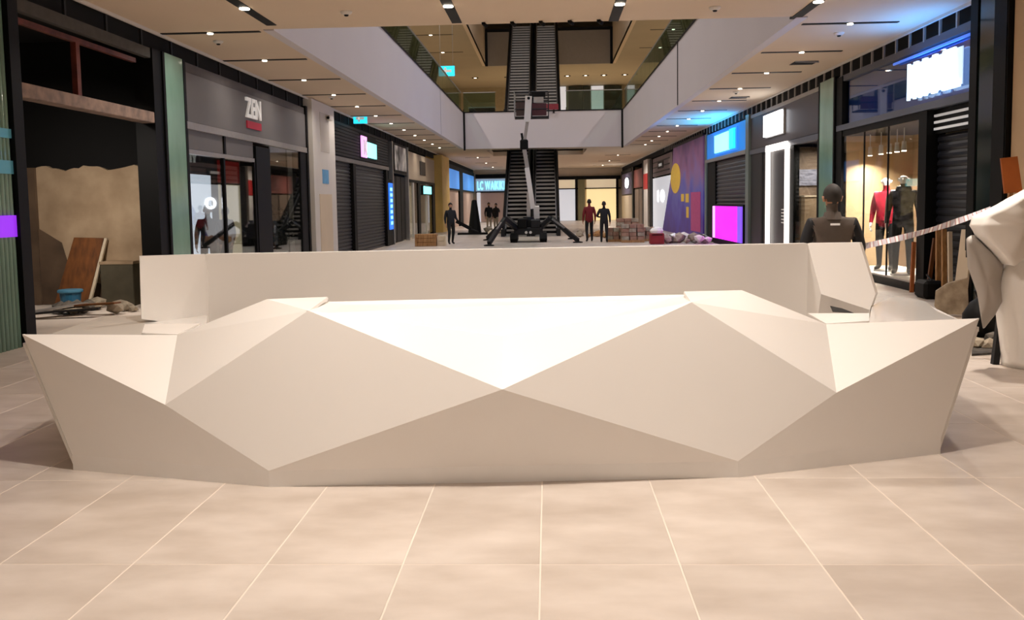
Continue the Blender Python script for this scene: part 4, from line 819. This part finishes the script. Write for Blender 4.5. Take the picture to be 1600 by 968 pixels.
# ================================================================== SPIDER LIFT
LB = py(826, 350, 38.2)
lx = LB.x; ly = 38.2
t = thing('spider_lift', (lx, ly, 0), 'dark tracked spider lift with spread outriggers and raised boom before the escalators', 'lift machine')
for s in (-1, 1):
    tr = MB().prism([Vector((lx+s*.62-.14, ly-.8, .16)), Vector((lx+s*.62-.14, ly-.65, 0)), Vector((lx+s*.62-.14, ly+.65, 0)), Vector((lx+s*.62-.14, ly+.8, .16)), Vector((lx+s*.62-.14, ly+.7, .4)), Vector((lx+s*.62-.14, ly-.7, .4))], Vector((.28, 0, 0))).build('track', BLACK, t)
    for yy in (-.5, 0, .5): MB().tube((lx+s*.62-.16, ly+yy, .2), (lx+s*.62+.16, ly+yy, .2), .13, n=12).build('track_wheel', CHAR, tr)
MB().box(lx-.6, lx+.6, ly-.7, ly+.7, .32, .62).build('chassis', CHAR, t, bevel=.03)
MB().box(lx-.45, lx-.05, ly-.75, ly-.1, .6, 1.0).build('engine_cover', BLACK, t, bevel=.03); MB().box(lx+.1, lx+.5, ly-.72, ly-.2, .6, .95).build('control_box', CHAR, t, bevel=.03)
for s in (-1, 1): MB().tube((lx+s*.09, ly-.74, .42), (lx+s*.09, ly-.76, .42), .06, n=12).build('headlamp', WPAINT, t)
for (sx, ft) in ((-1, pz(764, 384, 0)), (1, pz(903, 379, 0)), (-1, Vector((lx-1.9, ly+2.0, 0))), (1, Vector((lx+1.9, ly+2.0, 0)))):
    k0 = Vector((lx+sx*.45, ly-.5 if ft.y < ly else ly+.5, .55)); kn = Vector((lx+sx*.95, (k0.y*.6+ft.y*.4), 1.0)); f2 = Vector((ft.x, ft.y, .1))
    a = MB().bar(k0, kn, .16, .18).bar(kn, f2, .14, .16).build('outrigger', CHAR, t); MB().bar(kn+Vector((sx*.05, -.12, -.03)), (kn+f2)/2+Vector((0, -.12, .05)), .06, .06).build('ram', SILVER, a)
    MB().lathe((f2.x, f2.y, 0), [(.2, 0), (.2, .04), (.06, .07), (.05, .14)], 14).build('foot_pad', BLACK, a)
MB().tube((lx, ly, .6), (lx, ly, 1.05), .28, .24, 16).build('turret', CHAR, t)
b0 = Vector((lx+.15, ly+.1, 1.0)); 
def bp(x, y, Y=ly): return py(x, y, Y)
m1, m2, m3, m4 = bp(838, 322), bp(824, 262), bp(819, 232), bp(826, 150, ly-.3)
MB().bar(b0+Vector((.2, 0, 0)), m1, .24, .26).build('lower_arm', WPAINT, t); MB().bar(m1+Vector((-.14, 0, -.1)), m2+Vector((-.02, 0, 0)), .2, .22).build('main_boom', WPAINT, t)
MB().bar(b0+Vector((-.15, .0, .0)), bp(826, 300), .16, .18).build('lift_ram', SILVER, t)
MB().bar(m2, m3, .17, .19).build('boom_section', LGREY, t); kn = MB().box(m3.x-.17, m3.x+.17, ly-.14, ly+.14, m3.z-.05, m3.z+.38).build('knuckle', BLACK, t, bevel=.05)
q = bp(815, 208); MB().bar(m3+Vector((-.05, 0, .3)), q, .1, .1).build('cylinder', BLACK, t)
MB().bar(m3+Vector((.02, 0, .3)), bp(824, 190, ly-.15), .13, .15).build('jib', LGREY, t); jb = MB().bar(bp(824, 190, ly-.15), m4, .27, .25).build('jib_boom', WPAINT, t)
MB().tube(m4+Vector((0, -.14, -.1)), m4+Vector((0, .14, -.1)), .06, n=12).build('jib_pin', BLACK, jb)
c0 = bp(830, 183, ly-.1); x0, x1, z0 = bp(804, 183, ly).x, bp(857, 183, ly).x, c0.z; yb = ly+.1
bs = MB().box(x0, x1, yb, yb+.75, z0, z0+.06).build('basket', CHAR, t)
for x in (x0, (x0+x1)/2, x1):
    for yy in (yb, yb+.75): MB().tube((x, yy, z0), (x, yy, z0+1.08), .022, n=8).build('basket_post', SILVER if x == x0 else CHAR, bs)
for zz in (.36, .72, 1.08):
    for yy in (yb, yb+.75): MB().tube((x0, yy, z0+zz), (x1, yy, z0+zz), .02, n=8).build('basket_rail', CHAR, bs)
MB().box(x0+.06, x0+.68, yb+.02, yb+.06, z0+.08, z0+.66).build('basket_panel', mat('basket_brown', '#3f2c2a', .6, var=.2), bs); MB().box(x1-.75, x1-.08, yb+.02, yb+.06, z0+.08, z0+.6).build('basket_panel', mat('basket_red', '#4a1c22', .6, var=.2), bs)
MB().box(x1-.62, x1-.2, yb-.02, yb+.1, z0+.62, z0+.86).build('control_panel', LGREY, bs); MB().box(x1-.7, x1-.12, yb, yb+.3, z0+.86, z0+1.1).build('tool_box', BLACK, bs)
t = thing('red_bundle', (.3, VY1-.3, VZ-.3), 'small red lettering board beyond the lift basket on the upper parapet', 'sign')
qa = py(852, 172, VY1-.12); box('panel', qa.x, qa.x+.7, VY1-.1, VY1-.05, VZ+.08, VZ+.38, mat('red_net', '#7c2430', .6, var=.3, emit='#8e2430', estr=.12), t); box('stand', qa.x+.4, qa.x+.5, VY1-.06, VY1-.03, VZ-.1, VZ+.3, CHAR, t)

# ================================================================== DEBRIS IN THE FAR HALL
def crate(c, w, d, h, label, m=WOOD, group=None):
    t = thing('wooden_crate', c, label, 'crate', group); x, y = c[0], c[1]
    n = max(2, int(h/.16)); 
    for i in range(n): box('slat', x-w/2, x+w/2, y-d/2, y-d/2+.02, i*h/n+.01, (i+1)*h/n-.015, m, t)
    box('body', x-w/2+.02, x+w/2-.02, y-d/2+.02, y+d/2, 0, h, m, t)
    for s in (-1, 1): box('corner_post', x+s*(w/2-.03)-.03, x+s*(w/2-.03)+.03, y-d/2-.015, y-d/2+.0, 0, h, m, t)
q = pz(667, 384, 0); crate((q.x, q.y, 0), .85, .7, .48, 'pale wooden crate on the floor left of the yellow pillar')
q = pz(690, 384, 0); crate((q.x, q.y+.2, 0), .35, .4, .4, 'small pale box beside the crate at the yellow pillar foot', CREAM)
q = pz(742, 366, 0); t = thing('black_cone_cover', (q.x, q.y, 0), 'tall narrow black wrapped stand on a dark base', 'stand'); MB().lathe((q.x, q.y, .1), [(.36, 0), (.26, .8), (.14, 1.7), (.08, 1.75)], 12).build('cover', BLACK, t); box('base', q.x-.9, q.x+.9, q.y-.4, q.y+.4, 0, .1, BLACK, t)
for i in range(9):
    q = pz(762+random.uniform(0, 24), random.uniform(360, 369), 0)
    rock('debris_lump', (q.x, q.y, 0), random.uniform(.15, .35), [STONE, STONE2, CREAM][i % 3], 'pale lump of debris on the floor left of the spider lift', 'debris', 'debris left of the spider lift')
bx_y = 0
for i, (x, y, w, h) in enumerate(((962, 377, .75, .55), (988, 378, .9, .7), (1012, 376, .7, .6), (980, 372, 1.0, .95))):
    q = pz(x, y, 0); t = thing('block_pallet', (q.x, q.y, 0), ['small pallet of reddish blocks nearest the person in black', 'middle pallet of pinkish blocks in the far right hall', 'pallet of blocks beside the red container', 'tallest stack of blocks behind the other pallets'][i], 'pallet', 'block pallets in the far right hall')
    box('pallet_base', q.x-w/2, q.x+w/2, q.y-.4, q.y+.4, 0, .1, WOOD, t); rows = int(h/.16)
    for r in range(rows):
        for k_ in range(3):
            xx = q.x-w/2+w/3*k_+random.uniform(0, .03); box('block', xx, xx+w/3-.03, q.y-.38, q.y+.36, .1+r*.16, .1+r*.16+.145, [BRICKM, STONE][(r+k_) % 3 == 0], t)
q = pz(1026, 381, 0); t = thing('red_container', (q.x, q.y, 0), 'red plastic container with a pale sack on top in the far right hall', 'container'); MB().box(q.x-.27, q.x+.27, q.y-.2, q.y+.2, 0, .42).build('body', mat('red_plastic', '#8e2024', .5, var=.2), t, bevel=.03); MB().lathe((q.x, q.y, .42), [(.22, 0), (.26, .1), (.18, .2), (.05, .24)], 12).build('sack', SHEET, t); MB().bar((q.x-.2, q.y-.21, .36), (q.x+.2, q.y-.21, .36), .02, .03).build('handle', BLACK, t)
for i in range(34):
    f = random.random(); q = pz(1040+f*72, 381-random.uniform(0, 4), 0)
    hgt = .42*math.sin(math.pi*min(1, f*.9+.1))*random.random()
    rock('debris_lump', (q.x, q.y+random.uniform(0, .5), 0), .12+hgt*.45+random.uniform(0, .06), [STONE, SHEET, STONE2][i % 3], 'lump in the pale rubble heap at the foot of purple hoarding', 'debris', 'rubble heap by the purple hoarding')
for i in range(22):
    q = pz(905+random.uniform(0, 120), random.uniform(362, 372), 0); rock('debris_lump', (q.x, q.y, 0), random.uniform(.12, .3), [BRICKM, STONE, WOOD][i % 3], 'lump of brownish debris on the floor behind the two people', 'debris', 'debris behind the two people')

# ================================================================== RIGHT FOREGROUND
# draped white sheet over a tall stand
def drape(name, left, zs, ybase, xr, bulge, m, parent, fold=.05, seed=1, n=64):
    rr = random.Random(seed); ph = [rr.uniform(0, 6) for _ in range(4)]; mb = MB(); rows = []
    Zs = [zs[0]+(zs[1]-zs[0])*i/30 for i in range(31)]
    def interp(z):
        for (za, xa), (zb, xb) in zip(left, left[1:]):
            if za <= z <= zb or zb <= z <= za: return xa+(xb-xa)*(z-za)/(zb-za+1e-9)
        return left[-1][1] if abs(z-left[-1][0]) < abs(z-left[0][0]) else left[0][1]
    vs = []
    for z in Zs:
        xl = interp(z); xrr = xr(z) if callable(xr) else xr; cx, w = (xl+xrr)/2, (xrr-xl)/2
        for j in range(n):
            a = 2*math.pi*j/n; f_ = 1+fold*(math.sin(a*7+ph[0]+z*.9)+.6*abs(math.sin(a*11+ph[2]-z*1.3)))*(1.3-(z-zs[0])/(zs[1]-zs[0])*.7)*abs(math.sin(a))
            vs.append((cx-w*math.cos(a)*(1 if abs(math.cos(a)) > .99 else 1), ybase-bulge*math.sin(a)*f_, z+.012*math.sin(a*7+ph[1])))
    fs = [(k*n+j, k*n+(j+1) % n, (k+1)*n+(j+1) % n, (k+1)*n+j) for k in range(30) for j in range(n)]+[tuple(range(30*n, 31*n)), tuple(range(n-1, -1, -1))]
    return mb.add(vs, fs).build(name, m, parent, smooth=True)
SY = 8.9
def zl(x, y): p = py(x, y, SY); return (p.z, p.x)
t = thing('draped_stand', (5.0, SY, 0), 'tall stand draped in white plastic sheet at the right edge of the photo', 'covered stand')
lf = [zl(1570, 574), zl(1566, 540), zl(1562, 505), zl(1556, 450), zl(1561, 425), zl(1572, 405), zl(1578, 380), zl(1590, 340), zl(1600, 310), zl(1622, 292)]
lf[0] = (0.0, lf[0][1])
drape('sheet', lf, (0.0, zl(1615, 290)[0]), SY, lambda z: 5.75-.35*max(0, z-1.2), .42, SHEET, t, .07, 2)
up = [zl(1556, 412), zl(1540, 395), zl(1512, 368), zl(1506, 352), zl(1517, 336), zl(1545, 322), zl(1580, 300), zl(1605, 290)]
fl = MB(); fr = []
top = [zl(1505, 352), zl(1512, 338), zl(1530, 328), zl(1560, 310), zl(1600, 291), zl(1625, 288), zl(1625, 330), zl(1590, 360), zl(1580, 393), zl(1553, 412), zl(1540, 398), zl(1514, 370)]
ctr = Vector((sum(x for z, x in top)/12, SY-.50, sum(z for z, x in top)/12)); ring = [Vector((x, SY-.40+.05*math.sin(i*1.7), z)) for i, (z, x) in enumerate(top)]
def patch(name, ring, ctr, back, m):
    n = len(ring); mid = [(p+ctr)/2+Vector((0, -.025+.02*math.sin(i*2.4), 0)) for i, p in enumerate(ring)]; bk = [p+Vector((.05, back, 0)) for p in ring]
    vs = ring+mid+[ctr]+bk; fs = [(i, (i+1) % n, n+(i+1) % n, n+i) for i in range(n)]+[(n+i, n+(i+1) % n, 2*n) for i in range(n)]+[(2*n+1+i, 2*n+1+(i+1) % n, (i+1) % n, i) for i in range(n)]+[tuple(2*n+1+i for i in range(n))]
    o = MB().add(vs, fs).build(name, m, t, smooth=False)
    cr = o.data.attributes.new('crease_edge', 'FLOAT', 'EDGE')
    for e in o.data.edges: cr.data[e.index].value = 1.0 if max(e.vertices) < n else (.7 if min(e.vertices) > 2*n or (min(e.vertices) < n and max(e.vertices) > 2*n) else .0)
    md = o.modifiers.new('sub', 'SUBSURF'); md.levels = 2; md.render_levels = 2
    for p in o.data.polygons: p.use_smooth = True
    return o
patch('sheet_flap', ring, ctr, .4, SHEET)
g = [zl(1502, 372), zl(1513, 366), zl(1540, 395), zl(1558, 412), zl(1557, 440), zl(1553, 470), zl(1545, 490), zl(1530, 512), zl(1524, 500), zl(1519, 455), zl(1506, 415)]
ring = [Vector((x, SY-.1+.03*math.sin(i*2.1), z)) for i, (z, x) in enumerate(g)]; ctr = Vector((sum(p.x for p in ring)/len(ring), SY-.15, sum(p.z for p in ring)/len(ring)))
patch('grey_flap', ring, ctr, .06, SHEETG)
MB().bar((4.42, SY+.1, 0), (4.55, SY+.1, 1.35), .06, .06).build('inner_pole', CHAR, t)
# leaning orange board and its bracket
qa, qb, qc, qd = py(1570, 302, 11.8), py(1564, 247, 11.8), py(1590, 244, 11.8), py(1598, 300, 11.8)
t = thing('orange_board', (qa.x, 11.8, 0), 'orange-brown board standing upright behind the draped sheet', 'board'); MB().prism([qa, qb, qc, qd], Vector((0, .03, 0))).build('board', ORANGE, t); MB().bar((qa.x+.1, 11.86, 0), (qa.x+.1, 11.86, qa.z+.2), .05, .05).build('stake', WOOD, t)
# barricade tape
TAPE = bands('tape_stripes', [(0, '#c9c4cc')], 0, 0, 1)
nt = TAPE.node_tree; rp = [n for n in nt.nodes if n.type == 'VALTORGB'][0]; wv = nt.nodes.new('ShaderNodeTexWave'); wv.inputs['Scale'].default_value = 4; tc = [n for n in nt.nodes if n.type == 'TEX_COORD'][0]
nt.links.new(tc.outputs['Object'], wv.inputs['Vector']); nt.links.new(wv.outputs['Fac'], rp.inputs[0]); rp.color_ramp.elements[0].position = .45; rp.color_ramp.elements.new(.55).color = (*lin('#a04848'), 1)
pa, pb = py(1352, 384, 9.6), py(1548, 327, 9.3); tp = MB(); N = 30; vs = []
for i in range(N+1):
    f_ = i/N; p = pa.lerp(pb, f_)-Vector((0, 0, .03*math.sin(math.pi*f_))); tw = .6*math.sin(f_*9); d = Vector((0, math.sin(tw)*.032, math.cos(tw)*.032)); vs += [p-d, p+d]
tp.add(vs, [(2*i, 2*i+1, 2*i+3, 2*i+2) for i in range(N)])
o = tp.build('barrier_tape', TAPE, fixn=False); tag(o, 'red and white barrier tape stretched from kiosk back to draped stand', 'tape'); sm = o.modifiers.new('s', 'SOLIDIFY'); sm.thickness = .002
t = thing('tape_post', (pa.x, 9.65, 0), 'thin dark post behind the kiosk holding the tape end', 'post'); MB().tube((pa.x, 9.65, 0), (pa.x, 9.65, pa.z+.03), .018, n=8).build('pole', CHAR, t); MB().lathe((pa.x, 9.65, 0), [(.15, 0), (.15, .02), (.03, .04)], 14).build('foot', CHAR, t)
# stone slab, planks and rubbish against the shutter
qs = [pz(1462, 488, 0), pz(1514, 492, 0)]
yS = 12.6; P_ = [py(1460, 478, yS), py(1462, 455, yS), py(1480, 443, yS), py(1512, 434, yS), py(1514, 492, yS), py(1470, 490, yS)]
for p in P_: p.z = max(p.z, .0)
tag(MB().prism([Vector((p.x, yS, p.z)) for p in P_], Vector((.05, .12, 0))).build('stone_slab', STONE), 'broken beige stone slab standing right of the kiosk worktop', 'slab')
for i, (xa, ya, xb, yb_, w, m, lb) in enumerate(((1466, 440, 1466, 360, .07, WOOD, 'pale upright timber batten, leftmost leaning on the shutter'), (1476, 440, 1475, 358, .07, WOOD, 'pale upright timber batten between two others on the shutter'), (1486, 438, 1484, 362, .06, CREAM, 'cream upright timber batten nearest the white panel'), (1449, 438, 1461, 372, .06, DWOOD, 'slanting brown timber batten beside the window post'), (1425, 420, 1428, 378, .06, ORANGE, 'orange batten standing left of the window post'))):
    a, b = px(xa, ya, XR-.12), px(xb, yb_, XR-.02); a.z = 0 if i != 4 else a.z; 
    if i == 4: a.z = 0
    tag(MB().bar(a, b, w, .05).build('timber_batten', m), lb, 'timber')
a, b = px(1489, 436, XR-.15), px(1507, 440, XR-.15); tp_ = px(1500, 358, XR-.05).z
t = thing('leaning_board', ((a.x+b.x)/2, (a.y+b.y)/2, 0), 'white board leaning on the shutter beside the timber battens', 'board'); MB().prism([Vector((a.x, a.y, 0)), Vector((b.x, b.y, 0)), Vector((XR-.04, b.y, tp_)), Vector((XR-.04, a.y, tp_))], Vector((.03, 0, 0))).build('sheet', CREAM, t)
MB().bar((XR-.05, a.y, tp_-.3), (XR-.05, b.y, tp_-.3), .03, .04).build('rail', WPAINT, t)
q = px(1452, 425, XR-.2); t = thing('tool_bag', (q.x, q.y, 0), 'black tool bag at the foot of the window post', 'bag'); MB().box(q.x-.16, q.x+.16, q.y-.22, q.y+.22, 0, .3).build('body', BLACK, t, bevel=.05); MB().tube((q.x, q.y-.1, .3), (q.x, q.y+.1, .38), .015, n=6).build('handle', CHAR, t)
for i in range(14):
    q = pz(random.uniform(1520, 1560), random.uniform(505, 548), 0); rock('rubble_lump', (q.x, q.y, 0), random.uniform(.05, .12), [STONE2, BLACK, STONE][i % 3], 'small lump of dark rubble on the floor between kiosk tip and draped stand', 'rubble', 'rubble by the draped stand')
t = thing('dark_bundle', (5.05, 10.7, 0), 'dark crumpled bag of rubbish behind the draped stand', 'bag'); MB().lathe((5.08, 10.7, 0), [(.12, 0), (.2, .1), (.2, .28), (.12, .42), (.04, .48)], 14).build('body', BLACK, t, smooth=True); MB().lathe((5.08, 10.7, .48), [(.05, 0), (.09, .08), (.02, .1)], 8).build('tied_neck', BLACK, t)
t = thing('floor_mat', (4.75, 9.7, 0), 'dark crumpled sheet on the floor beside the right kiosk tip', 'sheet'); q = [pz(1518, 556, 0), pz(1580, 552, 0), pz(1562, 505, 0), pz(1524, 503, 0)]; MB().prism([p+Vector((0, 0, .004)) for p in q], Vector((0, 0, .02))).build('sheet', mat('dark_mat', '#26221f', .8, col2='#57524c', scale=9, bump=.5), t)
